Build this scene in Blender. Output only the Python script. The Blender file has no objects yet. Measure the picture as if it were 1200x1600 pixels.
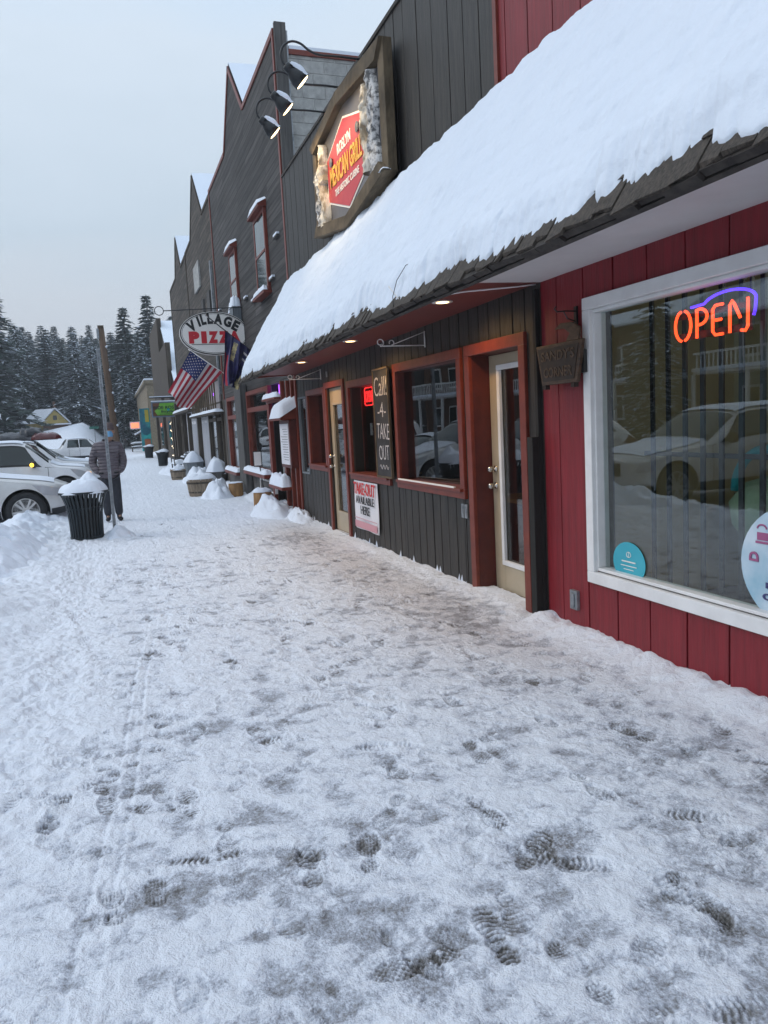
import bpy, bmesh, math, random
import numpy as np
from mathutils import Vector, Matrix
R = math.radians
scene = bpy.context.scene
col = scene.collection
random.seed(7)

# ------------------------------------------------------------------ camera
cam = bpy.data.cameras.new('camera'); camo = bpy.data.objects.new('camera', cam); col.objects.link(camo)
yaw, pitch, roll = R(19.0832), R(-6.7639), R(-3.0338)
F = Vector((math.sin(yaw)*math.cos(pitch), math.cos(yaw)*math.cos(pitch), math.sin(pitch)))
Rr = Vector((math.cos(yaw), -math.sin(yaw), 0)); Uu = Rr.cross(F)
R2 = Rr*math.cos(roll)+Uu*math.sin(roll); U2 = Uu*math.cos(roll)-Rr*math.sin(roll)
M = Matrix.Identity(4)
for i in range(3):
    M[i][0] = R2[i]; M[i][1] = U2[i]; M[i][2] = -F[i]
M[2][3] = 1.6
camo.matrix_world = M
cam.sensor_fit = 'VERTICAL'; cam.sensor_height = 36; cam.lens = 27.0
cam.clip_start = .05; cam.clip_end = 2000
scene.camera = camo
scene.view_settings.view_transform = 'Standard'; scene.view_settings.look = 'None'
scene.view_settings.exposure = 0.68; scene.view_settings.gamma = 1

# ------------------------------------------------------------------ world: overcast sky
SUN_EL, SUN_AZ = 38, -70
w = bpy.data.worlds.new('World'); scene.world = w; w.use_nodes = True
nt = w.node_tree; nt.nodes.clear(); N = nt.nodes.new; L = nt.links.new
out = N('ShaderNodeOutputWorld'); bg = N('ShaderNodeBackground'); bg.inputs['Strength'].default_value = .1
sky = N('ShaderNodeTexSky'); sky.sky_type = 'NISHITA'; sky.sun_disc = False
sky.sun_elevation = R(SUN_EL); sky.sun_rotation = R(SUN_AZ); sky.dust_density = 4; sky.air_density = 1.5
tc = N('ShaderNodeTexCoord'); sp = N('ShaderNodeSeparateXYZ'); L(tc.outputs['Generated'], sp.inputs[0])
ns = N('ShaderNodeTexNoise'); ns.inputs['Scale'].default_value = 2.2; ns.inputs['Detail'].default_value = 6
mp = N('ShaderNodeMapping'); mp.inputs['Scale'].default_value = (1, 1, 2.6); L(tc.outputs['Generated'], mp.inputs[0]); L(mp.outputs[0], ns.inputs[0])
ad = N('ShaderNodeMath'); ad.operation = 'MULTIPLY_ADD'; L(ns.outputs[0], ad.inputs[0]); ad.inputs[1].default_value = .46; L(sp.outputs[2], ad.inputs[2])
rp = N('ShaderNodeValToRGB'); L(ad.outputs[0], rp.inputs[0])
e = rp.color_ramp.elements
e[0].position = .12; e[0].color = (.60, .585, .64, 1); e[1].position = 1; e[1].color = (.65, .77, .92, 1)
for p, c in ((.22, (.58, .59, .64, 1)), (.34, (.54, .575, .63, 1)), (.50, (.46, .545, .63, 1)), (.64, (.53, .61, .70, 1)), (.80, (.48, .60, .74, 1))):
    q = e.new(p); q.color = c
sc = N('ShaderNodeVectorMath'); sc.operation = 'SCALE'; L(rp.outputs[0], sc.inputs[0]); sc.inputs[3].default_value = 9.0
mx = N('ShaderNodeMixRGB'); mx.inputs[0].default_value = .95; L(sky.outputs[0], mx.inputs[1]); L(sc.outputs[0], mx.inputs[2])
L(mx.outputs[0], bg.inputs[0]); L(bg.outputs[0], out.inputs[0])
sun = bpy.data.lights.new('sun', 'SUN'); sun.energy = .6; sun.angle = R(25); sun.color = (1, .97, .95)
so = bpy.data.objects.new('sun', sun); col.objects.link(so)
az = R(SUN_AZ); d = Vector((math.sin(az)*math.cos(R(SUN_EL)), math.cos(az)*math.cos(R(SUN_EL)), math.sin(R(SUN_EL))))
so.rotation_euler = d.to_track_quat('Z', 'Y').to_euler()

# ------------------------------------------------------------------ materials
MAT = {}
def pm(name, c1, c2=None, scale=4, st=(1, 1, 1), rough=.6, bump=0, bs=None, metal=0, detail=5, emit=None, es=0, lo=.35, hi=.65, coat=0, planks=None, bdist=.01, spec=.5):
    m = bpy.data.materials.new(name); m.use_nodes = True; t = m.node_tree
    b = t.nodes['Principled BSDF']; N = t.nodes.new; L = t.links.new
    b.inputs['Roughness'].default_value = rough; b.inputs['Metallic'].default_value = metal
    b.inputs['Base Color'].default_value = (*c1, 1); b.inputs['Coat Weight'].default_value = coat
    b.inputs['Specular IOR Level'].default_value = spec
    if c2 is not None or bump or planks:
        tc = N('ShaderNodeTexCoord'); mp = N('ShaderNodeMapping'); mp.inputs['Scale'].default_value = st
        L(tc.outputs['Object'], mp.inputs[0])
        n = N('ShaderNodeTexNoise'); n.inputs['Scale'].default_value = scale; n.inputs['Detail'].default_value = detail
        n.inputs['Roughness'].default_value = .62; L(mp.outputs[0], n.inputs[0])
        c2 = c2 or c1
        r = N('ShaderNodeValToRGB'); L(n.outputs[0], r.inputs[0])
        r.color_ramp.elements[0].position = lo; r.color_ramp.elements[0].color = (*c1, 1)
        r.color_ramp.elements[1].position = hi; r.color_ramp.elements[1].color = (*c2, 1)
        cout = r.outputs[0]; hsrc = n.outputs[0]
        if planks:          # (axis across board index, board width, axis along board, length)
            ax, wd, al, ln = planks
            sx = N('ShaderNodeSeparateXYZ'); L(tc.outputs['Object'], sx.inputs[0])
            cb = N('ShaderNodeCombineXYZ'); L(sx.outputs[al], cb.inputs[0]); L(sx.outputs[ax], cb.inputs[1])
            br = N('ShaderNodeTexBrick'); L(cb.outputs[0], br.inputs[0]); br.inputs['Scale'].default_value = 1
            br.inputs['Brick Width'].default_value = ln; br.inputs['Row Height'].default_value = wd
            br.inputs['Mortar Size'].default_value = wd*.07; br.inputs['Mortar Smooth'].default_value = .1; br.inputs['Bias'].default_value = 0
            br.inputs['Color1'].default_value = (.62, .62, .62, 1); br.inputs['Color2'].default_value = (1.35, 1.35, 1.35, 1)
            br.inputs['Mortar'].default_value = (.35, .35, .35, 1); br.offset = .37; br.squash = 1
            mu = N('ShaderNodeMixRGB'); mu.blend_type = 'MULTIPLY'; mu.inputs[0].default_value = 1
            L(cout, mu.inputs[1]); L(br.outputs[0], mu.inputs[2]); cout = mu.outputs[0]
            bw = N('ShaderNodeMath'); bw.operation = 'MULTIPLY_ADD'; L(br.outputs['Fac'], bw.inputs[0]); bw.inputs[1].default_value = -2; L(n.outputs[0], bw.inputs[2]); hsrc = bw.outputs[0]
        L(cout, b.inputs['Base Color'])
        if bump:
            if bs:
                n2 = N('ShaderNodeTexNoise'); n2.inputs['Scale'].default_value = bs; n2.inputs['Detail'].default_value = 6; L(mp.outputs[0], n2.inputs[0]); hsrc = n2.outputs[0]
            bp = N('ShaderNodeBump'); bp.inputs['Strength'].default_value = bump; bp.inputs['Distance'].default_value = bdist
            L(hsrc, bp.inputs['Height']); L(bp.outputs[0], b.inputs['Normal'])
    if emit:
        b.inputs['Emission Color'].default_value = (*emit, 1); b.inputs['Emission Strength'].default_value = es
    MAT[name] = m
    return m
def glass(name, tint, ior=1.7, rough=0.0):
    m = bpy.data.materials.new(name); m.use_nodes = True; t = m.node_tree; t.nodes.clear(); N = t.nodes.new; L = t.links.new
    o = N('ShaderNodeOutputMaterial'); mix = N('ShaderNodeMixShader'); tr = N('ShaderNodeBsdfTransparent'); gl = N('ShaderNodeBsdfGlossy'); fr = N('ShaderNodeFresnel')
    tr.inputs[0].default_value = (*tint, 1); gl.inputs['Roughness'].default_value = rough; fr.inputs[0].default_value = ior
    tc = N('ShaderNodeTexCoord'); n = N('ShaderNodeTexNoise'); n.inputs['Scale'].default_value = .9; n.inputs['Detail'].default_value = 1; L(tc.outputs['Object'], n.inputs[0])
    bp = N('ShaderNodeBump'); bp.inputs['Strength'].default_value = .12; bp.inputs['Distance'].default_value = .02; L(n.outputs[0], bp.inputs['Height']); L(bp.outputs[0], gl.inputs['Normal'])
    ge = N('ShaderNodeNewGeometry'); mr = N('ShaderNodeMapRange'); L(ge.outputs['Backfacing'], mr.inputs[0]); mr.inputs[3].default_value = ior; mr.inputs[4].default_value = 1/ior; L(mr.outputs[0], fr.inputs[0])
    L(fr.outputs[0], mix.inputs[0]); L(tr.outputs[0], mix.inputs[1]); L(gl.outputs[0], mix.inputs[2]); L(mix.outputs[0], o.inputs[0])
    MAT[name] = m; return m
pm('red_siding', (.16, .008, .013), (.235, .013, .021), 5, (2.5, 5, .3), .5, .35, 22, detail=9)
pm('dark_siding', (.013, .0115, .010), (.038, .032, .027), 4, (3, 6, .5), .55, .5, 18)
pm('black_backing', (.01, .009, .008), rough=.8)
pm('red_trim', (.14, .022, .012), (.19, .034, .018), 8, (1, 1, 1), .45, .15, 40)
pm('maroon', (.07, .012, .010), (.11, .017, .012), 8, rough=.45, bump=.1)
pm('red_soffit', (.13, .022, .018), (.17, .03, .024), 1.5, rough=.5)
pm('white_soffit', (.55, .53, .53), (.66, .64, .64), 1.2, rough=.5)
pm('white_paint', (.72, .71, .70), (.82, .81, .80), 5, rough=.35, bump=.05)
pm('cream', (.40, .33, .23), (.47, .39, .28), 2.5, rough=.4, bump=.06)
pm('shingle', (.026, .02, .015), (.085, .066, .05), 9, (8, 8, .6), .8, .6, 30)
pm('shingle_edge', (.025, .02, .018), (.06, .05, .042), 12, rough=.85, bump=.4)
pm('weathered', (.011, .0105, .0105), (.085, .077, .074), 2.2, (1, .25, 7), .8, .9, None, planks=(2, .15, 1, 3.1), detail=9, lo=.3, hi=.72)
pm('brown_weathered', (.022, .018, .015), (.12, .098, .078), 2.2, (1, .3, 6), .85, .9, None, planks=(2, .16, 1, 2.6), detail=9, lo=.3, hi=.72)
pm('old_wood', (.035, .026, .02), (.10, .08, .06), 3, (5, 5, .4), .85, .7, None)
pm('grey_wood', (.045, .043, .043), (.12, .115, .11), 3, (6, 6, .4), .85, .6, None)
pm('frame_wood', (.055, .038, .02), (.15, .11, .065), 3, (3, 1, 1), .8, .5, 12)
pm('log_wood', (.20, .10, .035), (.36, .20, .08), 5, (2, 2, .5), .7, .3)
pm('barrel_wood', (.16, .12, .085), (.32, .25, .18), 5, (6, 6, .6), .8, .4)
pm('pole_wood', (.065, .035, .02), (.15, .09, .05), 4, (9, 9, .4), .8, .5)
pm('plaque_wood', (.035, .018, .010), (.10, .055, .028), 14, (1, 1, 3), .55, .5)
pm('plaque_face', (.012, .007, .005), (.03, .016, .01), 14, rough=.6, bump=.3)
pm('galv', (.20, .22, .24), (.34, .36, .38), 12, rough=.45, metal=.55, bump=.05)
pm('black_metal', (.010, .011, .013), (.018, .02, .022), 10, rough=.4, bump=.05)
pm('green_metal', (.003, .008, .011), (.007, .014, .018), 8, rough=.35)
pm('black_rubber', (.012, .012, .013), (.03, .03, .032), 14, rough=.75, bump=.2)
pm('chalk_black', (.016, .016, .018), (.045, .045, .05), 3, rough=.8)
pm('chalk', (.75, .72, .72), (.35, .33, .34), 60, rough=.9)
pm('ink_red', (.60, .02, .02), rough=.5)
pm('ink_pizza', (.55, .015, .03), rough=.5)
pm('ink_black', (.012, .012, .014), rough=.5)
pm('ink_pink', (.62, .30, .34), rough=.5)
pm('ink_yellow', (.75, .42, .06), rough=.5)
pm('ink_white', (.85, .82, .76), rough=.5)
pm('sign_white', (.82, .78, .74), (.86, .83, .79), 2, rough=.45)
pm('banner_white', (.70, .69, .72), (.76, .75, .78), 2, rough=.55)
pm('sign_grey', (.09, .088, .10), (.12, .117, .13), 3, rough=.4)
pm('sign_red', (.42, .02, .03), (.50, .03, .04), 3, rough=.4)
pm('carving', (.34, .26, .17), (.78, .70, .58), 9, (1, 1, .5), .6, .8, 16, detail=8, lo=.42, hi=.58)
pm('stone_carving', (.10, .10, .10), (.62, .60, .58), 16, rough=.7, bump=.9, detail=8, lo=.42, hi=.56)
pm('cinder', (.30, .30, .29), (.46, .46, .44), 8, rough=.9, bump=.3)
pm('mortar', (.62, .62, .60), rough=.95)
pm('flag_red', (.30, .008, .025), (.36, .014, .032), 6, rough=.8)
pm('flag_white', (.52, .47, .48), (.58, .53, .54), 6, rough=.8)
pm('flag_blue', (.012, .022, .11), (.02, .035, .15), 6, rough=.8)
pm('flag_navy', (.006, .007, .035), (.035, .03, .12), 7, rough=.5, detail=3)
pm('flag_gold', (.05, .04, .05), (.55, .45, .22), 10, rough=.6, lo=.35, hi=.6)
pm('ride_green', (.13, .42, .03), (.20, .50, .05), 5, rough=.5)
pm('ride_brown', (.13, .05, .02), (.22, .09, .04), 9, rough=.6)
pm('ride_frame', (.10, .14, .20), (.15, .20, .27), 5, rough=.5)
pm('ride_text', (.01, .03, .03), rough=.5)
pm('teal', (.01, .30, .34), (.03, .42, .45), 4, rough=.5)
pm('teal_sticker', (.03, .36, .46), (.05, .42, .52), 4, rough=.35)
pm('teal_dark', (.01, .14, .20), rough=.5)
pm('mural', (.02, .10, .20), (.02, .45, .42), 1.4, rough=.6)
pm('mural_yellow', (.55, .45, .06), rough=.6)
pm('mural_orange', (.42, .13, .05), rough=.6)
pm('stone_wall', (.17, .135, .09), (.26, .215, .15), 6, rough=.9, bump=.5)
pm('yellow_house', (.48, .36, .11), (.56, .43, .15), 2, rough=.7)
pm('brown_house', (.12, .06, .035), rough=.8)
pm('sage', (.20, .25, .22), (.25, .30, .27), 2, rough=.7)
pm('car_silver', (.58, .57, .56), (.68, .67, .66), 3, rough=.3, metal=.1, coat=.6)
pm('car_white', (.74, .74, .76), (.82, .82, .83), 3, rough=.28, coat=.7)
pm('car_dark', (.012, .012, .016), (.02, .02, .025), 3, rough=.25, coat=.8)
pm('car_grey', (.14, .135, .135), (.18, .17, .17), 3, rough=.3, coat=.6, metal=.3)
pm('car_red', (.10, .012, .014), rough=.3, coat=.6)
pm('car_glass', (.008, .014, .016), (.015, .035, .035), 1.3, rough=.05, spec=.8)
pm('plastic_black', (.02, .02, .022), (.035, .035, .037), 8, rough=.6)
pm('rim_silver', (.55, .54, .53), rough=.3, metal=.7)
pm('headlight', (.45, .45, .47), rough=.1, coat=1)
pm('amber_lit', (.8, .4, .02), rough=.3, emit=(1, .62, .05), es=2.2)
pm('amber_dim', (.7, .35, .12), rough=.3, emit=(1, .6, .3), es=.9)
pm('jacket', (.12, .10, .115), (.17, .145, .16), 12, rough=.7, bump=.25, bs=25)
pm('trousers', (.022, .024, .032), (.04, .042, .052), 12, rough=.85, bump=.2)
pm('boots', (.010, .010, .013), rough=.6)
pm('beanie', (.085, .06, .06), (.13, .095, .095), 60, (1, 1, 1), .9, .6)
pm('skin', (.42, .24, .17), (.48, .29, .21), 8, rough=.5)
pm('mask', (.13, .33, .55), (.17, .39, .60), 9, rough=.8, bump=.2)
pm('tarp', (.012, .013, .018), (.04, .04, .05), 6, rough=.4, bump=.8, bdist=.05)
pm('news_blue', (.03, .10, .25), (.04, .14, .32), 4, rough=.4)
pm('box_grey', (.12, .14, .16), (.20, .22, .24), 4, (5, 5, .5), .8, .3)
pm('room_wall', (.42, .36, .20), (.50, .43, .25), 1.5, rough=.8)
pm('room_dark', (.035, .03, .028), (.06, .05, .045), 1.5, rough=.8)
pm('curtain', (.28, .25, .25), (.42, .38, .38), 2.2, (6, 6, .1), .9, .4, None)
pm('pale_curtain', (.42, .42, .46), (.55, .55, .58), 2, (8, 8, .2), .9, .4, None)
pm('poster', (.45, .18, .05), (.60, .45, .25), 14, rough=.7)
pm('plush_green', (.25, .35, .22), (.35, .45, .30), 9, rough=.9, bump=.5)
pm('bark', (.03, .022, .018), (.06, .045, .035), 6, rough=.95, bump=.6)
pm('needles', (.022, .042, .036), (.055, .085, .072), 1.2, rough=.9)
pm('needles_hazed', (.035, .058, .055), (.07, .10, .095), 1.2, rough=.9)  # paler copy of the needles, distance haze put into the colour
pm('neon_orange', (.9, .15, .03), rough=.3, emit=(1, .06, .014), es=2.3)
pm('neon_red', (.9, .05, .05), rough=.3, emit=(1, .03, .03), es=2.6)
pm('neon_blue', (.1, .05, .9), rough=.3, emit=(.10, .03, 1), es=1.6)
pm('neon_purple', (.4, .1, .9), rough=.3, emit=(.42, .10, .9), es=1.6)
pm('bulb', (1, .8, .5), rough=.3, emit=(1, .78, .42), es=3.5)
pm('bulb_soft', (1, .8, .5), rough=.3, emit=(1, .82, .55), es=1.8)
pm('lamp_glow', (1, .8, .5), rough=.3, emit=(1, .66, .30), es=3.2)
pm('sign_glow', (.9, .2, .1), (.9, .6, .4), 40, rough=.5, emit=(1, .16, .06), es=1.1)
pm('chrome', (.55, .52, .48), rough=.25, metal=.9)
pm('street_green', (.01, .12, .09), rough=.5)
glass('shop_glass', (.88, .94, .94), 1.85)
glass('grill_glass', (.74, .76, .76), 1.95)
glass('plain_glass', (.9, .92, .92), 1.5)

def snow_mat(name, c=(.78, .83, .91), bs=25, bump=.35, bd=.03, rough=.65):
    m = bpy.data.materials.new(name); m.use_nodes = True; t = m.node_tree; b = t.nodes['Principled BSDF']; N = t.nodes.new; L = t.links.new
    b.inputs['Base Color'].default_value = (*c, 1); b.inputs['Roughness'].default_value = rough; b.inputs['Specular IOR Level'].default_value = .25
    tc = N('ShaderNodeTexCoord')
    n1 = N('ShaderNodeTexNoise'); n1.inputs['Scale'].default_value = bs; n1.inputs['Detail'].default_value = 8; n1.inputs['Roughness'].default_value = .6; L(tc.outputs['Object'], n1.inputs[0])
    n0 = N('ShaderNodeTexNoise'); n0.inputs['Scale'].default_value = bs/8; n0.inputs['Detail'].default_value = 4; L(tc.outputs['Object'], n0.inputs[0])
    r = N('ShaderNodeMixRGB'); L(n0.outputs[0], r.inputs[0]); r.inputs[1].default_value = (c[0]*.93, c[1]*.94, c[2]*.96, 1); r.inputs[2].default_value = (min(1, c[0]*1.04), min(1, c[1]*1.03), min(1, c[2]*1.02), 1); L(r.outputs[0], b.inputs['Base Color'])
    bp = N('ShaderNodeBump'); bp.inputs['Strength'].default_value = bump; bp.inputs['Distance'].default_value = bd; L(n1.outputs[0], bp.inputs['Height']); L(bp.outputs[0], b.inputs['Normal'])
    MAT[name] = m; return m
snow_mat('snow'); snow_mat('roof_snow', (.74, .80, .88), 14, .35, .03)
snow_mat('far_snow', (.78, .81, .87), 2, .3, .2)
# trampled snow: attribute 'thin' says where the snow is worn through to ice and wet paving
m = bpy.data.materials.new('trampled_snow'); m.use_nodes = True; t = m.node_tree; b = t.nodes['Principled BSDF']; N = t.nodes.new; L = t.links.new
at = N('ShaderNodeAttribute'); at.attribute_name = 'thin'; at2 = N('ShaderNodeAttribute'); at2.attribute_name = 'dirt'; tc = N('ShaderNodeTexCoord')
n1 = N('ShaderNodeTexNoise'); n1.inputs['Scale'].default_value = 85; n1.inputs['Detail'].default_value = 5; n1.inputs['Roughness'].default_value = .72; L(tc.outputs['Object'], n1.inputs[0])
n3 = N('ShaderNodeTexNoise'); n3.inputs['Scale'].default_value = 11; n3.inputs['Detail'].default_value = 6; L(tc.outputs['Object'], n3.inputs[0])
a1 = N('ShaderNodeMath'); a1.operation = 'MULTIPLY_ADD'; L(n1.outputs[0], a1.inputs[0]); a1.inputs[1].default_value = .85; L(at.outputs['Fac'], a1.inputs[2])
a2 = N('ShaderNodeMath'); a2.operation = 'MULTIPLY_ADD'; L(n3.outputs[0], a2.inputs[0]); a2.inputs[1].default_value = .45; L(a1.outputs[0], a2.inputs[2])
rp = N('ShaderNodeValToRGB'); n5 = N('ShaderNodeTexNoise'); n5.inputs['Scale'].default_value = 26; n5.inputs['Detail'].default_value = 5; n5.inputs['Distortion'].default_value = .6; L(tc.outputs['Object'], n5.inputs[0])
a3 = N('ShaderNodeMath'); a3.operation = 'MULTIPLY_ADD'; L(n5.outputs[0], a3.inputs[0]); a3.inputs[1].default_value = .40; L(a2.outputs[0], a3.inputs[2]); a2 = N('ShaderNodeMath'); a2.operation = 'SUBTRACT'; L(a3.outputs[0], a2.inputs[0]); a2.inputs[1].default_value = .455
L(a2.outputs[0], rp.inputs[0]); e = rp.color_ramp.elements
e[0].position = .32; e[0].color = (.84, .88, .95, 1); e[1].position = 1.0; e[1].color = (.09, .085, .08, 1)
for p, c in ((.44, (.74, .78, .86, 1)), (.52, (.59, .63, .71, 1)), (.62, (.43, .455, .515, 1)), (.76, (.25, .25, .26, 1)), (.88, (.15, .145, .14, 1))):
    q = e.new(p); q.color = c
md = N('ShaderNodeMixRGB'); md.blend_type = 'MULTIPLY'; L(at2.outputs['Fac'], md.inputs[0]); L(rp.outputs[0], md.inputs[1]); md.inputs[2].default_value = (.70, .60, .53, 1); L(md.outputs[0], b.inputs['Base Color'])
rr = N('ShaderNodeMapRange'); L(a2.outputs[0], rr.inputs[0]); rr.inputs[1].default_value = .4; rr.inputs[2].default_value = .9; rr.inputs[3].default_value = .62; rr.inputs[4].default_value = .30; L(rr.outputs[0], b.inputs['Roughness'])
b.inputs['Specular IOR Level'].default_value = .35
vo = N('ShaderNodeTexVoronoi'); vo.inputs['Scale'].default_value = 160; L(tc.outputs['Object'], vo.inputs[0])
s1 = N('ShaderNodeMath'); s1.operation = 'MULTIPLY_ADD'; L(vo.outputs['Distance'], s1.inputs[0]); s1.inputs[1].default_value = .35; s2 = N('ShaderNodeMath'); s2.operation = 'MULTIPLY_ADD'; L(n5.outputs[0], s2.inputs[0]); s2.inputs[1].default_value = 2.2; L(n1.outputs[0], s2.inputs[2]); L(s2.outputs[0], s1.inputs[2])
bp = N('ShaderNodeBump'); bp.inputs['Strength'].default_value = .8; bp.inputs['Distance'].default_value = .011; L(s1.outputs[0], bp.inputs['Height']); L(bp.outputs[0], b.inputs['Normal'])
MAT['trampled_snow'] = m

# ------------------------------------------------------------------ helpers
def tag(o, label=None, cat=None, group=None, kind=None):
    if label: o['label'] = label
    if cat: o['category'] = cat
    if group: o['group'] = group
    if kind: o['kind'] = kind
    return o
def empty(name, loc, label, cat, group=None, rz=0, local=False):
    o = bpy.data.objects.new(name, None); col.objects.link(o); o.location = loc; o.rotation_euler[2] = rz; o.empty_display_size = .2
    o['base'] = [0, 0, 0] if local else list(loc)
    return tag(o, label, cat, group)
def basis(o):
    while o is not None:
        if 'base' in o: return Vector(o['base'])
        o = o.parent
    return Vector((0, 0, 0))
class MB:
    def __init__(s): s.v = []; s.f = []; s.m = []
    def add(s, vs, fs, mi=0):
        b = len(s.v); s.v += [tuple(v) for v in vs]; s.f += [tuple(i+b for i in f) for f in fs]; s.m += [mi]*len(fs); return s
    def box(s, x0, x1, y0, y1, z0, z1, mi=0):
        x0, x1 = sorted((x0, x1)); y0, y1 = sorted((y0, y1)); z0, z1 = sorted((z0, z1))
        return s.add([(x0, y0, z0), (x1, y0, z0), (x1, y1, z0), (x0, y1, z0), (x0, y0, z1), (x1, y0, z1), (x1, y1, z1), (x0, y1, z1)],
                     [(0, 3, 2, 1), (4, 5, 6, 7), (0, 1, 5, 4), (1, 2, 6, 5), (2, 3, 7, 6), (3, 0, 4, 7)], mi)
    def prism(s, pts, x0, x1, axis='x', mi=0):
        """polygon pts (a,b) extruded along an axis: x -> (y,z); y -> (x,z); z -> (x,y)"""
        n = len(pts)
        def P(p, t): return (t, p[0], p[1]) if axis == 'x' else ((p[0], t, p[1]) if axis == 'y' else (p[0], p[1], t))
        vs = [P(p, x0) for p in pts]+[P(p, x1) for p in pts]
        return s.add(vs, [tuple(range(n)), tuple(range(2*n-1, n-1, -1))]+[(i, i+n, (i+1) % n+n, (i+1) % n) for i in range(n)], mi)
    def tube(s, pts, r, n=8, mi=0, cap=True, r1=None):
        pts = [Vector(p) for p in pts]; b = len(s.v); k = len(pts)
        up = None
        for i, p in enumerate(pts):
            t = (pts[min(i+1, k-1)]-pts[max(i-1, 0)]).normalized()
            if up is None: up = Vector((0, 0, 1)) if abs(t.z) < .9 else Vector((1, 0, 0))
            a = t.cross(up).normalized(); c = a.cross(t).normalized(); up = c
            rad = r if r1 is None else r+(r1-r)*i/(k-1)
            for j in range(n):
                an = 2*math.pi*j/n; s.v.append(tuple(p+a*math.cos(an)*rad+c*math.sin(an)*rad))
        for i in range(k-1):
            for j in range(n):
                s.f.append((b+i*n+j, b+i*n+(j+1) % n, b+(i+1)*n+(j+1) % n, b+(i+1)*n+j)); s.m.append(mi)
        if cap:
            s.f.append(tuple(b+j for j in reversed(range(n)))); s.f.append(tuple(b+(k-1)*n+j for j in range(n))); s.m += [mi, mi]
        return s
    def lathe(s, prof, c, n=20, axis=(0, 0, 1), mi=0, jit=0):
        ax = Vector(axis).normalized(); a = ax.orthogonal().normalized(); d = ax.cross(a); b = len(s.v); k = len(prof)
        for r, z in prof:
            for j in range(n):
                an = 2*math.pi*j/n; q = r*(1+random.uniform(-jit, jit)); s.v.append(tuple(Vector(c)+ax*(z+random.uniform(-jit, jit)*.1)+a*math.cos(an)*q+d*math.sin(an)*q))
        for i in range(k-1):
            for j in range(n):
                s.f.append((b+i*n+j, b+i*n+(j+1) % n, b+(i+1)*n+(j+1) % n, b+(i+1)*n+j)); s.m.append(mi)
        s.f.append(tuple(b+j for j in reversed(range(n)))); s.f.append(tuple(b+(k-1)*n+j for j in range(n))); s.m += [mi, mi]
        return s
    def grid(s, fn, nu, nv, mi=0):
        b = len(s.v)
        for i in range(nu+1):
            for j in range(nv+1): s.v.append(tuple(fn(i/nu, j/nv)))
        for i in range(nu):
            for j in range(nv):
                a = b+i*(nv+1)+j; s.f.append((a, a+nv+1, a+nv+2, a+1)); s.m.append(mi if not callable(mi) else mi((i+.5)/nu, (j+.5)/nv))
        return s
    def build(s, name, mats, parent=None, smooth=False, bevel=0, origin=None, auto=None, solid=0):
        base = basis(parent) if parent is not None else Vector(origin or (0, 0, 0))
        me = bpy.data.meshes.new(name)
        me.from_pydata([(v[0]-base.x, v[1]-base.y, v[2]-base.z) for v in s.v], [], s.f)
        if not isinstance(mats, (list, tuple)): mats = [mats]
        for q in mats: me.materials.append(MAT[q])
        me.polygons.foreach_set('material_index', s.m)
        if smooth: me.polygons.foreach_set('use_smooth', [True]*len(s.f))
        bm = bmesh.new(); bm.from_mesh(me)
        if len(s.f) < 30000: bmesh.ops.recalc_face_normals(bm, faces=bm.faces)
        bm.to_mesh(me); bm.free(); me.update()
        o = bpy.data.objects.new(name, me); col.objects.link(o)
        if parent is not None: o.parent = parent
        else: o.location = base; o['base'] = list(base)
        if auto:
            me.polygons.foreach_set('use_smooth', [True]*len(me.polygons)); 
            me.set_sharp_from_angle(angle=R(auto))
        if bevel:
            q = o.modifiers.new('bevel', 'BEVEL'); q.width = bevel; q.segments = 2; q.limit_method = 'ANGLE'
        if solid:
            q = o.modifiers.new('solid', 'SOLIDIFY'); q.thickness = solid
        return o
def kids(o): return [c for c in bpy.data.objects if c.parent == o]
def copy_tree(o, parent=None):
    c = o.copy(); col.objects.link(c); c.parent = parent
    for ch in kids(o): copy_tree(ch, c)
    return c
TC = {}
def text_geo(body, bold=0.0, extrude=.0, space=1.0):
    key = (body, bold, extrude, space)
    if key not in TC:
        cu = bpy.data.curves.new('t', 'FONT'); cu.body = body; cu.offset = bold; cu.extrude = extrude; cu.resolution_u = 3; cu.space_character = space
        cu.align_x = 'CENTER'
        ob = bpy.data.objects.new('t', cu); col.objects.link(ob); dg = bpy.context.evaluated_depsgraph_get(); dg.update()
        me = bpy.data.meshes.new_from_object(ob.evaluated_get(dg))
        TC[key] = ([v.co.copy() for v in me.vertices], [tuple(p.vertices) for p in me.polygons])
        bpy.data.objects.remove(ob); bpy.data.curves.remove(cu); bpy.data.meshes.remove(me)
    return TC[key]
def add_text(mb, body, origin, ux, uy, w=None, h=1.0, bold=.02, extrude=.01, mi=0, rot=0, space=1.0, th=.003):
    """text centred at origin; ux reading direction, uy up; w = fitted width, h = cap height"""
    vs, fs = text_geo(body, bold, extrude, space)
    if not vs: return
    xs = [v.x for v in vs]; ys = [v.y for v in vs]; cx = (min(xs)+max(xs))/2; cy = (min(ys)+max(ys))/2
    sy = h/(max(ys)-min(ys)); sx = (w/(max(xs)-min(xs))) if w else sy
    ux = Vector(ux).normalized(); uy = Vector(uy).normalized(); un = ux.cross(uy); o = Vector(origin); ca, sa = math.cos(rot), math.sin(rot)
    P = []
    for v in vs:
        a, b2 = (v.x-cx)*sx, (v.y-cy)*sy; a, b2 = a*ca-b2*sa, a*sa+b2*ca
        P.append(o+ux*a+uy*b2+un*(v.z/max(extrude, 1e-6)*th))
    mb.add(P, fs, mi)
WX, WU = (0, -1, 0), (0, 0, 1)     # reading directions on the shop fronts
FX = (1, 0, 0)                     # on signs that hang across the pavement

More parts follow.
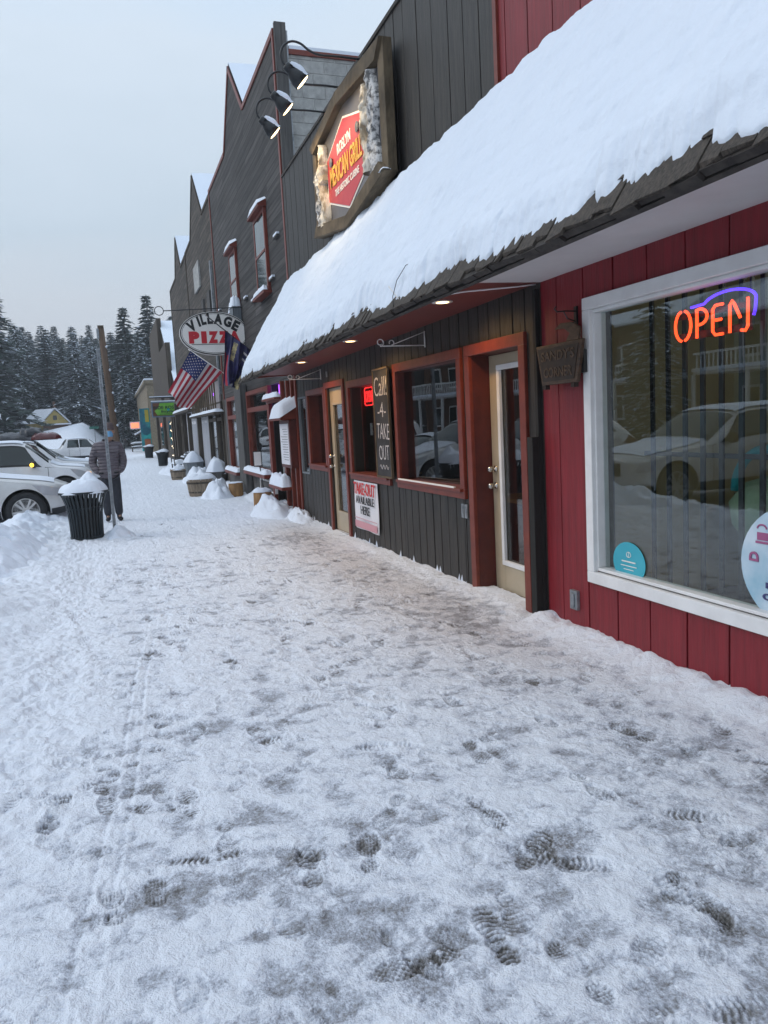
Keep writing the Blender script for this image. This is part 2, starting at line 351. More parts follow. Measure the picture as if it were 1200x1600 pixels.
# numpy noise
_rt = np.random.RandomState(3).rand(512, 512)
def vnoise(x, y, s, o=0):
    x = x/s+17.3*(o+1); y = y/s+9.1*(o+1); xi = np.floor(x).astype(int); yi = np.floor(y).astype(int); fx = x-xi; fy = y-yi
    fx = fx*fx*(3-2*fx); fy = fy*fy*(3-2*fy); g = lambda a, b: _rt[a % 512, b % 512]
    return (g(xi, yi)*(1-fx)+g(xi+1, yi)*fx)*(1-fy)+(g(xi, yi+1)*(1-fx)+g(xi+1, yi+1)*fx)*fy
def fbm(x, y, s, n=4, g=.5, o=0):
    a = 0; k = 1; t = 0
    for i in range(n): a = a+k*vnoise(x, y, s/2**i, o+i*3); t += k; k *= g
    return a/t
def heightmesh(name, xs, ys, Z, mat, attrs=None, kind='structure'):
    nx, ny = len(xs), len(ys); X, Y = np.meshgrid(xs, ys)
    me = bpy.data.meshes.new(name); me.vertices.add(nx*ny); me.vertices.foreach_set('co', np.stack([X, Y, Z], -1).astype(np.float32).ravel())
    i = np.arange(nx*ny).reshape(ny, nx); q = np.stack([i[:-1, :-1], i[:-1, 1:], i[1:, 1:], i[1:, :-1]], -1).reshape(-1, 4); nf = len(q)
    me.loops.add(nf*4); me.loops.foreach_set('vertex_index', q.ravel().astype(np.int32)); me.polygons.add(nf)
    me.polygons.foreach_set('loop_start', np.arange(0, nf*4, 4, dtype=np.int32)); me.polygons.foreach_set('use_smooth', np.ones(nf, bool))
    me.update(calc_edges=True)
    for k, a in (attrs or {}).items():
        at = me.attributes.new(k, 'FLOAT', 'POINT'); at.data.foreach_set('value', a.astype(np.float32).ravel())
    me.materials.append(MAT[mat]); o = bpy.data.objects.new(name, me); col.objects.link(o)
    return tag(o, kind=kind)

# ------------------------------------------------------------------ ground, street, banks
def streetz(Y): return -.06-.20*np.clip((Y-15)/7, 0, 1)
ys = [.7]
while ys[-1] < 120:
    y = ys[-1]; ys.append(y+(max(.0042, .0028*y) if y < 9 else (.006*y if y < 30 else .02*y)))
ys = np.concatenate([np.linspace(-4, .68, 60), np.array(ys)])
xs = np.concatenate([np.arange(-1.9, -.7, .02), np.arange(-.7, 2.4, .0062), np.arange(2.4, 3.2, .012)])
X, Y = np.meshgrid(xs, ys)
rs = np.random.RandomState(11)
big = fbm(X, Y, 1.6, 3, o=2); med = fbm(X, Y*.8, .34, 4, .55, 5); fine = fbm(X, Y, .07, 3, .6, 9); ridge = 1-np.abs(2*fbm(X, Y, .16, 4, .55, 20)-1)
Z = .018*(med-.5)+.020*(ridge-.7)+.010*(fbm(X*.8, Y*1.4, .09, 3, .6, 16)-.5)+.004*(fine-.5)+.025*(big-.5)
rough_far = np.clip((Y-2.5)/4, 0, 1); Z += .022*(fbm(X*1.3, Y, .24, 3, .5, 31)-.5)*rough_far
thin = -.05+.12*(big-.5)+.28*(.5-med)+.40*(.5-fbm(X*.7, Y*1.5, .13, 4, .6, 15))+.30*(fine-.5)-.55*(ridge-.75)
thin += .02+.15*np.clip((3.3-Y)/1.3, 0, 1)*np.clip((X+.5)/.6, 0, 1)*np.clip(fbm(X, Y, .7, 2, .5, 44)*2.2-.3, 0, 1)                       # near the viewer it is worn thinner
thin -= .28*np.clip((Y-9)/8, 0, 1); thin -= .22*np.clip((-.0-X)/.8, 0, 1)*np.clip((Y-3)/3, 0, 1)
dirt = np.zeros_like(X)
# worn wet strip along the restaurant wall and the two doorsteps
strip = np.exp(-((X-(2.42-.0*Y))/.42)**2)*np.clip((Y-3.6)/1.5, 0, 1)*np.clip((13.3-Y)/2.2, 0, 1)
dirt += strip*.45+.18*np.exp(-((X-1.9)/.9)**2)*np.clip((Y-2.5)/2, 0, 1)*np.clip((12-Y)/4, 0, 1)
thin += strip*(.05+.22*(fbm(X, Y, .5, 3, .5, 40)-.4))
for dy, dx, a, rxx, ryy in ((10.7, 2.45, .20, .40, .7), (5.75, 2.8, .14, .30, .6)):
    thin += a*np.exp(-((X-dx)/rxx)**2-((Y-dy)/ryy)**2)
# scrape marks (shovel) close by
for cx, cy, lx, ly, an, a in ((.42, 2.28, .30, .035, .05, .38), (-.02, 2.62, .26, .045, .12, .36), (.85, 2.02, .2, .06, .8, .25), (-.25, 2.0, .3, .05, 1.3, -.35), (.05, 2.0, .5, .16, .9, -.2), (1.25, 2.5, .4, .09, .2, -.2), (1.5, 2.1, .3, .1, 1, -.3)):
    c, s = math.cos(an), math.sin(an); u = (X-cx)*c+(Y-cy)*s; v = -(X-cx)*s+(Y-cy)*c
    k = np.exp(-(u/lx)**4-(v/ly)**2); thin += a*k*(.6+.6*fine); Z -= np.sign(a)*.006*k
# wheel tracks (hand cart / bicycle) running along the pavement on the left
for x0, x1, wd in ((-.30, .42, .011), (-.215, .47, .011), (.205, .33, .03)):
    xc = x0+(x1-x0)*np.clip((Y-1.8)/8, 0, 1.4)+.012*np.sin(Y*2.1)
    k = np.exp(-((X-xc)/wd)**2)*np.clip((8-Y)/3, 0, 1)*(.3+.9*vnoise(X*0+x0*9, Y, .5, 3)); Z -= .0045*k; thin += (.14 if wd < .02 else -.14)*k
    k2 = np.exp(-((X-xc-wd*2)/wd)**2)*np.clip((8-Y)/3, 0, 1); Z += .003*k2; thin -= .10*k2
thin = np.minimum(thin, .20+.3*(thin-.20))
# footprints with lugged soles
def prints():
    P = []
    for tr in range(13):
        x = rs.uniform(-.5, 2.7); dirn = 1 if rs.rand() < .6 else -1; y = rs.uniform(1.0, 1.7); side = 1; drift = rs.uniform(-.07, .07)
        while y < 15:
            P.append((x+side*.09+rs.normal(0, .03), y, rs.normal(0, .14)+(0 if dirn > 0 else math.pi), rs.randint(3), rs.uniform(.4, 1))); y += rs.uniform(.55, .78); side *= -1; x += drift+rs.normal(0, .03)
    for k in range(240): P.append((rs.uniform(-.6, 2.8), 1.2+8.5*rs.rand()**1.3, rs.uniform(0, 6.28), rs.randint(3), rs.uniform(.3, .8)))
    return P
for px, py, an, kind, a in prints():
    if px < -.9 or px > 2.9: continue
    i0, i1 = np.searchsorted(ys, [py-.2, py+.2]); j0, j1 = np.searchsorted(xs, [px-.2, px+.2])
    x = X[i0:i1, j0:j1]-px; y = Y[i0:i1, j0:j1]-py; c, s = math.cos(an), math.sin(an); u = x*c+y*s; v = -x*s+y*c   # v along the foot
    r = np.maximum(0, 1-((u/.048)**2+((v-.05)/.092)**2)); h = np.maximum(0, 1-((u/.036)**2+((v+.10)/.052)**2))
    k = np.clip(np.maximum(r, h)*4, 0, 1)*np.clip(-.75+3.2*fbm(x+px, y+py, .075, 3, .6, 50), 0, 1)
    lug = (np.sin(u*2*math.pi/.021+kind)*np.sin(v*2*math.pi/.021) if kind == 0 else (np.sin(v*2*math.pi/.022+np.abs(u)*90) if kind == 1 else np.sin((u+v)*2*math.pi/.026)*np.sin((u-v)*2*math.pi/.026)))
    lug = np.clip(lug*2.2, -1, 1)
    g_ = np.maximum(1-((u/.048)**2+((v-.05)/.092)**2), 1-((u/.036)**2+((v+.10)/.052)**2)); rim = np.exp(-((g_+.22)/.2)**2)*np.clip(-.3+2.2*vnoise(x+px, y+py, .04, 51), 0, 1); Z[i0:i1, j0:j1] += .0045*rim*a; thin[i0:i1, j0:j1] -= .12*rim*a
    Z[i0:i1, j0:j1] -= k*(.010+.006*lug)*a; thin[i0:i1, j0:j1] += k*a*(.27+.24*lug)*(.35+1.0*rs.rand()**2)
# loose crumbs of snow
for k in range(260):
    px, py = rs.uniform(-.7, 2.6), rs.uniform(1.3, 6)**1; rad = .003+.010*rs.rand()**3
    i0, i1 = np.searchsorted(ys, [py-.03, py+.03]); j0, j1 = np.searchsorted(xs, [px-.03, px+.03])
    q = np.exp(-(((X[i0:i1, j0:j1]-px)**2+(Y[i0:i1, j0:j1]-py)**2)/rad**2)**2); Z[i0:i1, j0:j1] += q*rad*.9; thin[i0:i1, j0:j1] -= q*.6
# drift pushed against the walls, rising bank on the street side
edge = np.clip((X-2.74+.1*(fbm(X, Y, .5, 3, .5, 60)-.5)*2)/.26, 0, 1); gapdoor = 1-.85*np.clip(1-np.abs(Y-10.7)/.7, 0, 1)**.5
nearw = np.where(Y < 5.1, 1.0, np.where(Y < 13, .42, 1.5))
Z += edge**1.4*.075*nearw*gapdoor*(.6+.8*fbm(X, Y, .12, 3, .5, 61)); thin -= edge*(.5*nearw)*gapdoor
dirt *= (1-edge*.8)
bank = np.clip((-.55-X+.35*(fbm(X, Y, 1.1, 3, .5, 70)-.5)*2)/.7, 0, 1)
lf = np.clip((.1-X)/.7, 0, 1)*np.clip((Y-2)/2, 0, 1); Z += lf*(.055*(fbm(X, Y, .21, 3, .55, 73)-.5)+.035*(.5-np.abs(2*fbm(X, Y, .11, 3, .6, 74)-1))+.02*(fbm(X, Y, .05, 2, .5, 75)-.5))
Z += bank*.12+bank*.16*(fbm(X, Y, .30, 4, .55, 71)-.5); thin -= .6*bank+.25*np.clip((-.1-X)/.5, 0, 1)*np.clip((Y-2.5)/2, 0, 1)
thin = np.clip(thin, -.15, .52+.1*fine)
heightmesh('sidewalk', xs, ys, Z, 'trampled_snow', {'thin': thin, 'dirt': np.clip(dirt, 0, 1)})

xs = np.concatenate([np.linspace(-3.0, -.55, 110)]); ys2 = [-4]
while ys2[-1] < 75: ys2.append(ys2[-1]+max(.035, .004*ys2[-1]))
ys2 = np.array(ys2); X, Y = np.meshgrid(xs, ys2)
n = fbm(X, Y, .9, 3, .5, 80); n2 = 1-np.abs(2*fbm(X, Y, .45, 4, .55, 85)-1); n3 = fbm(X, Y, .16, 3, .6, 88)
prof = np.exp(-((X+1.5+.25*(n-.5))/.50)**2)
hh = .42*np.clip((Y-6)/5, .25, 1); hh = np.where(Y > 19, .36*np.clip(1-(Y-19)/50, .45, 1), hh); hh *= np.where(Y > 12, .82, 1)
sz = streetz(Y)-.02
Z = sz-.02+(prof*(hh-sz)*(.45+.75*n))+prof*.16*(n2-.6)*1.2+prof*.06*(n3-.5)
n4 = 1-np.abs(2*fbm(X, Y, .13, 3, .6, 93)-1); Z += .05*(n4-.6)*np.clip(prof*2, 0, 1)
kk = .55*np.clip((9-Y)/5, 0, 1); lo_ = np.clip((X+1.05+kk)/.35, 0, 1); Z = Z*(1-lo_)+(.05+.10*(n2-.6))*lo_-.10*np.clip((X+.78+kk)/.15, 0, 1)
heightmesh('snow_bank', xs, ys2, Z, 'snow')

# street with slush and tyre tracks
xs = np.linspace(-16, -2.0, 240); ys3 = np.concatenate([np.linspace(-6, 60, 420), np.linspace(60.5, 130, 60)]); X, Y = np.meshgrid(xs, ys3)
t1 = fbm(X, Y*.3, .8, 4, .5, 90); Z = streetz(Y)+.05*(fbm(X, Y, .5, 3, .5, 91)-.5)
th = .22+.8*(t1-.45)
heightmesh('street', xs, ys3, Z, 'trampled_snow', {'thin': th, 'dirt': np.clip(t1, 0, 1)*.5})
xs = np.concatenate([np.linspace(-260, -16.2, 50), np.linspace(-16, 12, 40), np.linspace(14, 260, 40)]); ys4 = np.linspace(-120, 420, 190); X, Y = np.meshgrid(xs, ys4)
def hillz(X, Y):
    h = np.clip((Y-84)/75, 0, 1)**1.1*11+np.clip((Y-160)/200, 0, 1)*14
    bump = (1.25+.24*np.clip(X+11, 0, 8))*np.clip((Y-77)/8, 0, 1)**1.3*np.clip((-.6-X)/2.2, 0, 1)*np.clip(1-(Y-84)/40, 0, 1)+.7*np.exp(-((X+4.5)/2.2)**2-((Y-82)/3)**2)
    side = np.clip((-X-38)/60, 0, 1)*10
    return h+bump+side
Z = -.36+hillz(X, Y)+.5*(fbm(X, Y, 14, 3, .5, 95)-.5)*np.clip((Y-78)/15, 0, 1)
heightmesh('ground', xs, ys4, Z, 'far_snow')
def gz(x, y): return float(-.36+hillz(np.array(x), np.array(y)))
# far pavement / open lot
MB().grid(lambda u, v: (-2+11*u, 60+40*v, -.02-.2*v), 12, 12).build('plaza', 'far_snow').__setitem__('kind', 'structure')

# ------------------------------------------------------------------ shop fronts
WXF = 3.05                                  # facade plane
def cells(mb, x0, x1, ycuts, z0, z1, ops, gap=0, mi=0, topfn=None):
    """boxes between consecutive y cuts, minus openings (y0,y1,z0,z1)"""
    ycuts = sorted(set([round(c, 4) for c in ycuts]+[round(q, 4) for o in ops for q in o[:2] if ycuts[0] < q < ycuts[-1]])); base = set(gap and [] or [])
    for a, b in zip(ycuts[:-1], ycuts[1:]):
        if b-a < 1e-3: continue
        m = (a+b)/2; zs = [(z0, z1)]
        for o in ops:
            if o[0] < m < o[1]:
                nz = []
                for p, q in zs:
                    if o[2] > p: nz.append((p, min(q, o[2])))
                    if o[3] < q: nz.append((max(p, o[3]), q))
                zs = [t for t in nz if t[1]-t[0] > .002]
        for p, q in zs: yield a, b, p, q
def boards(name, mat, parent, y0, y1, z0, z1, wd, ops=(), x=WXF, gap=.012, start=None, jit=.0, thick=.02):
    mb = MB(); cuts = [y0]; y = start if start is not None else y0+wd
    while y < y1-.02: cuts.append(y); y += wd*(1+random.uniform(-jit, jit))
    cuts.append(y1); grooves = cuts[1:-1]
    for a, b, p, q in cells(mb, 0, 0, cuts, z0, z1, list(ops)):
        ga = gap/2 if any(abs(a-g) < 1e-3 for g in grooves) else 0; gb = gap/2 if any(abs(b-g) < 1e-3 for g in grooves) else 0
        dx = random.uniform(0, .004)
        mb.box(x-dx, x+thick, a+ga, b-gb, p, q)
    o = mb.build(name, mat, parent, bevel=.003)
    bk = MB()
    for a, b, p, q in cells(bk, 0, 0, [y0, y1], z0, z1, list(ops)): bk.box(x+thick, x+thick+.12, a, b, p, q)
    bk.build('wall_core', 'black_backing', parent)
    return o
def frame(name, mat, parent, y0, y1, z0, z1, t, xf, xb, sill=None, bottom=True, bevel=.005, mb=None):
    """rectangular surround: outer y0..y1 z0..z1, bar width t, from xf (front) to xb (back)"""
    f = MB() if mb is None else mb
    f.box(xf, xb, y0, y0+t, z0 if not bottom else z0+t, z1-t).box(xf, xb, y1-t, y1, z0 if not bottom else z0+t, z1-t).box(xf, xb, y0, y1, z1-t, z1)
    if bottom: f.box(xf, xb, y0, y1, z0, z0+t)
    return f.build(name, mat, parent, bevel=bevel) if mb is None else f
def pane(parent, y0, y1, z0, z1, x, mat='grill_glass', name='pane'):
    return MB().box(x, x+.006, y0, y1, z0, z1).build(name, mat, parent)
def ledge_snow(parent, x0, x1, y0, y1, z, h, name='snow_cap', seed=0):
    n1, n2 = 10, max(6, int((y1-y0)/.06))
    def fn(u, v):
        x = x0+(x1-x0)*u; y = y0+(y1-y0)*v; e = min(u, 1-u)*2; g = min(v, 1-v)*(y1-y0)/.06
        k = min(1, e*1.6+.0)**.5*min(1, g)**.5
        return (x, y, z+h*k*(.75+.5*float(vnoise(np.array(x*9.), np.array(y*1.0), .11, seed))))
    o = MB().grid(fn, n1, n2); 
    return o.build(name, 'snow', parent, smooth=True)

# --- red corner shop
red = empty('red_shop', (3.05, 2, 0), 'dark red board and batten shop with a wide white framed window, nearest on the right', 'shop')
WIN = (1.2, 4.40, .50, 2.26)
boards('wall', 'red_siding', red, -3.0, 5.05, -.1, 2.60, .325, [WIN], start=-3+.04+.325*1, jit=0)
boards('upper_wall', 'red_siding', red, -3.0, 5.57, 3.4, 7.4, .325, start=-3+.325)
f = frame('window', 'white_paint', red, 1.12, 4.485, .42, 2.335, .08, 3.015, 3.12)
frame('inner_frame', 'white_paint', f, 1.186, 4.414, .506, 2.254, .022, 3.045, 3.14)
pane(f, 1.2, 4.395, .52, 2.24, 3.10, 'shop_glass')
MB().box(3.0, 3.11, -3, 1.0, 0, .01).box(3.19, 8, -3, -2.9, 0, 7.2).box(3.19, 8, -2.9, 5.0, 7.1, 7.2).build('side_wall', 'red_siding', red)
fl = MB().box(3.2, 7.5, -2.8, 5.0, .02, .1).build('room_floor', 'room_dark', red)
rm = MB().box(5.6, 5.7, -2.8, 5.0, .1, 2.7).box(3.2, 5.6, 4.93, 5.0, .1, 2.7).build('room_wall', 'room_wall', red)
MB().box(3.2, 5.6, -2.8, 4.93, 2.62, 2.7).build('room_ceiling', 'room_wall', red)
MB().box(5.2, 5.58, 1.3, 2.3, .1, 2.62).build('room_column', 'curtain', red)
MB().box(5.16, 5.19, 1.45, 2.15, 1.25, 1.85).build('poster', 'poster', red)
g = MB()                                     # dark bars of the folding grille behind the pane
ceil = MB().lathe([(.14, 0), (.14, -.03), (.10, -.06), (.01, -.07)], (4.6, 1.9, 2.62), 20).build('room_fill_glow', 'bulb_soft', red, smooth=True)  # glowing disc added to brighten the room, no known fixture
lt = bpy.data.lights.new('room_fill_light', 'POINT'); lt.energy = 9; lt.color = (1, .90, .74); lt.shadow_soft_size = .12  # added fill light that goes with the glowing disc
lo = bpy.data.objects.new('room_fill_light', lt); col.objects.link(lo); lo.location = (4.6, 1.9, 2.45)
y = 1.35
while y < 4.38:
    g.box(3.42, 3.435, y-.017, y+.017, .1, 2.6); y += .155
g.box(3.436, 3.45, 1.25, 4.4, 1.27, 1.30).box(3.436, 3.45, 1.25, 4.4, 2.3, 2.33)
g.build('grille', 'black_metal', red)
MB().box(4.6, 5.5, 1.4, 4.6, .1, .85).box(4.5, 5.5, 1.3, 4.7, .85, .9).build('counter', 'room_dark', red)
q = empty('plush_bag', (3.9, 3.75, .9), 'round pale green bag with a teal strap hanging behind the shop window', 'bag')
MB().lathe([(.01, -.02), (.16, .0), (.24, .1), (.25, .24), (.17, .36), (.05, .40)], (3.9, 3.75, .72), 20, jit=.03).build('bag_body', 'plush_green', q, smooth=True)
MB().tube([(3.86, 3.75+.27*math.cos(a), 1.02+.28*math.sin(a)) for a in np.linspace(0, math.pi, 14)], .03, 8).build('strap', 'teal', q, smooth=True)
MB().tube([(3.9, 3.75, 1.3), (3.9, 3.75, 2.62)], .004, 6).build('cord', 'black_metal', q)
MB().box(3.02, 3.052, 4.63, 4.72, .18, .32).box(3.008, 3.021, 4.655, 4.695, .20, .30).build('outlet_cover', 'galv', red, bevel=.004)
# neon sign
neon = empty('neon_open_sign', (3.16, 3.3, 2.0), 'lit orange neon OPEN sign under a blue arc in the white framed window', 'neon sign')
def ntube(mb, pts, r=.0085): mb.tube([(3.16, 3.43-p[0]*1.12, 2.05+p[1]*1.08) for p in pts], r, 7)
def arc(cx, cy, rx, ry, a0, a1, n=10): return [(cx+rx*math.cos(R(a)), cy+ry*math.sin(R(a))) for a in np.linspace(a0, a1, n)]
nb = MB(); H2 = .068
ntube(nb, arc(-.235, 0, .052, .078, 100, 262)); ntube(nb, arc(-.225, 0, .052, .078, 80, -80))
ntube(nb, [(-.13, -.075), (-.13, .06)]+arc(-.11, .032, .05, .04, 120, -90)+[(-.12, -.008)])
ntube(nb, [(.045, .073), (-.005, .073), (-.022, .055), (-.022, -.055), (-.005, -.073), (.045, -.073)]); ntube(nb, [(-.004, .0), (.035, .0)])
ntube(nb, [(.09, -.075), (.09, .06), (.105, .078), (.118, .06), (.155, -.01)]); ntube(nb, [(.20, .08), (.20, -.055), (.185, -.075), (.16, -.07)])
nb.build('tubes', 'neon_orange', neon, smooth=True)
nb = MB(); ntube(nb, [(-.17, .088)]+arc(.08, .07, .17, .062, 158, -10, 16)+[(.245, .02), (.235, -.01)], .008); nb.build('arc_tube', 'neon_blue', neon, smooth=True)
MB().box(3.185, 3.19, 3.20, 3.76, 1.97, 2.01).box(3.185, 3.19, 3.20, 3.76, 2.09, 2.12).box(3.18, 3.2, 3.2, 3.215, 2.0, 2.25).build('backing', 'black_metal', neon)
MB().tube([(3.19, 3.4, 2.12), (3.2, 3.4, 2.6)], .003, 5).build('hanger', 'black_metal', neon)
# stickers on the window (inside the pane)
def disc(mb, x, cy, cz, ry, rz, t=.002, n=40, mi=0): mb.prism([(cy+ry*math.cos(2*math.pi*i/n), cz+rz*math.sin(2*math.pi*i/n)) for i in range(n)], x-t, x, 'x', mi)
st = empty('round_sticker', (3.095, 4.12, .60), 'round teal sticker at the lower left corner of the white framed window', 'sticker')
k = MB(); disc(k, 3.096, 4.13, .60, .165, .135); k.build('disc', 'teal_sticker', st)
k = MB(); k.box(3.090, 3.0935, 4.06, 4.20, .602, .610).box(3.090, 3.0935, 4.05, 4.21, .575, .580).box(3.090, 3.0935, 4.08, 4.18, .552, .556)
k.tube([(3.0925, 4.13+.022*math.cos(a), .652+.018*math.sin(a)) for a in np.linspace(0, 6.283, 13)], .0025, 5); k.tube([(3.0925, 4.13, .635), (3.0925, 4.13, .668)], .002, 5); k.build('print', 'ink_white', st)
st = empty('oval_decal', (3.095, 2.85, .77), 'pale blue oval decal with a pink cup in the white framed window', 'decal')
pm('decal_blue', (.30, .50, .62), (.60, .70, .78), 3, rough=.4); pm('decal_pink', (.35, .10, .22), rough=.5); pm('decal_ink', (.06, .06, .18), rough=.5)
k = MB(); disc(k, 3.096, 2.81, .77, .37, .32); k.build('disc', 'decal_blue', st)
k = MB(); add_text(k, 'D', (3.090, 3.09, .80), (0, 0, 1), (0, 1, 0), .05, .06, .03); k.box(3.090, 3.0935, 3.0, 3.07, .89, .93).tube([(3.0925, 3.04+.03*math.cos(a), .95+.02*math.sin(a)) for a in np.linspace(0, 3.14, 8)], .005, 5); k.box(3.09, 3.0935, 2.99, 3.08, .872, .884); k.build('cup_print', 'decal_pink', st)
k = MB(); add_text(k, 'Coffee', (3.090, 2.93, .60), WX, WU, .20, .035, .03); add_text(k, 'Fresh', (3.090, 2.93, .66), WX, WU, .16, .03, .03); add_text(k, 'DONUTS', (3.090, 2.75, .80), WX, WU, .40, .10, .03); k.build('lettering', 'decal_ink', st)

# --- restaurant
gr = empty('restaurant', (3.05, 9, 0), 'dark brown board sided restaurant with rust red window frames under the snowy shake roof', 'restaurant')
OPS = [(5.36, 6.25, -.1, 2.13), (6.51, 8.11, .93, 2.13), (8.5, 9.93, .93, 2.06), (10.28, 11.10, -.1, 2.12), (11.26, 12.22, .97, 2.06), (12.42, 12.92, .80, 2.05)]
boards('wall', 'dark_siding', gr, 5.05, 13.1, -.1, 2.60, .196, OPS, start=5.29, jit=.06, gap=.016)
boards('upper_wall', 'dark_siding', gr, 5.57, 13.1, 3.4, 5.70, .30, start=5.87, jit=.18, gap=.014)
MB().box(3.03, 3.25, 5.57, 13.1, 5.70, 5.74).build('coping', 'shingle_edge', gr)
MB().box(3.19, 9, 5.6, 13.0, 5.2, 5.3).box(8.9, 9, 5.6, 13.0, -.1, 5.2).build('flat_roof', 'dark_siding', gr)
MB().box(3.025, 3.06, 5.545, 5.60, 4.0, 7.4).build('corner_strip', 'red_trim', red)
MB().box(3.01, 3.048, 5.07, 5.11, .0, 2.50).box(2.955, 3.009, 5.07, 5.15, .0, 1.42).build('corner_board', 'black_backing', gr, bevel=.004)
# door by the corner
d = MB(); frame('', '', None, 5.27, 6.34, -.02, 2.22, .095, 3.02, 3.055, bottom=False, mb=d)
dd = d.build('door_surround', 'red_trim', gr, bevel=.004)
MB().box(3.055, 3.25, 6.246, 6.30, -.02, 2.13).box(3.055, 3.25, 5.31, 5.364, -.02, 2.13).box(3.055, 3.25, 5.31, 6.3, 2.125, 2.17).build('door_jamb', 'maroon', dd)
def door(parent, y0, y1, z1, x, gy0, gy1, gz0, gz1, hy, mold='white_paint', leafmat='cream'):
    lf = MB(); lf.box(x, x+.045, y0, gy0, .03, z1).box(x, x+.045, gy1, y1, .03, z1).box(x, x+.045, gy0, gy1, .03, gz0).box(x, x+.045, gy0, gy1, gz1, z1)
    lf = lf.build('door', leafmat, parent, bevel=.003)
    frame('glazing_bead', mold, lf, gy0-.03, gy1+.03, gz0-.03, gz1+.03, .045, x-.014, x+.02, bevel=.006)
    pane(lf, gy0, gy1, gz0, gz1, x+.022)
    if hy:
        k = MB()
        for z in (.97, 1.12):
            k.lathe([(.030, 0), (.030, .012), (.012, .014), (.012, .04), (.026, .045), (.028, .07), (.018, .082)], (x, hy, z), 14, (-1, 0, 0))
        k.build('handle', 'chrome', lf, smooth=True)
    MB().box(x-.02, x+.06, y0, y1, -.02, .03).build('threshold', 'chrome', lf)
    return lf
door(gr, 5.37, 6.24, 2.12, 3.22, 5.53, 6.06, .29, 2.00, 6.17)
# door 2
d = MB(); frame('', '', None, 10.19, 11.19, -.02, 2.20, .085, 3.02, 3.055, bottom=False, mb=d)
dd = d.build('door_surround', 'red_trim', gr, bevel=.004)
door(gr, 10.285, 11.10, 2.11, 3.085, 10.43, 10.95, .30, 1.88, 11.02, 'cream')
# windows
def gwin(y0, y1, z0, z1, t=.09, deep=.2, oy0=None, oy1=None):
    f = frame('window', 'red_trim', gr, y0, y1, z0, z1, t, 3.016, 3.055)
    a, b, c, e = y0+t, y1-t, z0+t, z1-t
    MB().box(3.055, 3.05+deep, a-.04, a+.004, c, e).box(3.055, 3.05+deep, b-.004, b+.04, c, e).box(3.055, 3.05+deep, a, b, e-.004, e+.03).build('jamb', 'maroon', f)
    MB().box(2.985, 3.05+deep, a-.06, b+.06, c-.025, c+.004).build('sill', 'red_trim', f, bevel=.004)
    if y0 == 6.42: MB().add([(3.225, a, c), (3.120, b, c), (3.120, b, e), (3.225, a, e), (3.231, a, c), (3.126, b, c), (3.126, b, e), (3.231, a, e)], [(0, 1, 2, 3), (4, 7, 6, 5), (0, 4, 5, 1), (1, 5, 6, 2), (2, 6, 7, 3), (3, 7, 4, 0)]).build('pane', 'grill_glass', f)
    else: pane(f, a, b, c, e, 3.05+deep-.05)
    return f
w1 = gwin(6.42, 8.20, .84, 2.22); w2 = gwin(8.45, 10.03, .84, 2.15); w3 = gwin(11.19, 12.31, .88, 2.15)
MB().box(2.99, 3.012, 6.6, 8.1, .935, .95).build('sill_frost', 'ink_white', w1)
k = frame('window', 'box_grey', gr, 12.40, 12.94, .78, 2.07, .03, 3.03, 3.08); pane(k, 12.43, 12.91, .81, 2.04, 3.07)
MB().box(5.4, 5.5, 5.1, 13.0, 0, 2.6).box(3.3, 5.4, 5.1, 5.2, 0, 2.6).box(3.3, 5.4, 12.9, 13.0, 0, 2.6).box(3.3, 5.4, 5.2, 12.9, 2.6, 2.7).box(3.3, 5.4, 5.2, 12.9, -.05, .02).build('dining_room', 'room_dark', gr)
fr_ = MB(); y = 6.4
while y < 12.9:
    if not (10.15 < y < 11.25):
        h_ = random.choice((.03, .04, .05, .10)); w_ = random.uniform(.015, .04); fr_.add([(3.05, y-w_, 0), (3.05, y+w_, 0), (3.015, y, -.01), (3.046, y+random.uniform(-.01, .01), h_)], [(0, 2, 3), (2, 1, 3), (0, 3, 1)])
    y += random.uniform(.05, .14)
fr_.build('snow_fringe', 'snow', gr)
for yy in (6.9, 9.3, 11.7):
    tb = empty('dining_table', (4.15, yy, 0), 'wooden table inside the restaurant '+{6.9: 'behind the wide window', 9.3: 'behind the narrow window with the red neon', 11.7: 'behind the window beyond the far cream door'}[yy], 'table')
    MB().box(3.7, 4.6, yy-.35, yy+.35, .72, .76).build('tabletop', 'log_wood', tb); MB().box(4.1, 4.2, yy-.05, yy+.05, .02, .72).build('leg', 'log_wood', tb)
for y, z, w_, h_ in ((11.12+.20, 1.55, .06, .10), (11.34, 1.35, .07, .14), (11.36, 1.12, .05, .06)): MB().box(3.205, 3.212, y, y+w_, z, z+h_).build('notice', 'banner_white', w3)
MB().box(3.225, 3.235, 9.62, 9.70, 1.42, 1.58).build('notice', 'banner_white', w2)
for a in (6.41, 6.48): MB().box(3.028, 3.047, a, a+.053, .66, .79).box(3.022, 3.0285, a+.014, a+.039, .68, .77).build('vent_cover', 'galv', gr, bevel=.003)
MB().box(3.02, 3.045, 13.03, 13.12, 0, 2.5).build('corner_trim', 'red_trim', gr)
MB().box(3.035, 3.047, 11.0, 11.06, 2.28, 2.36).build('house_number', 'galv', gr)
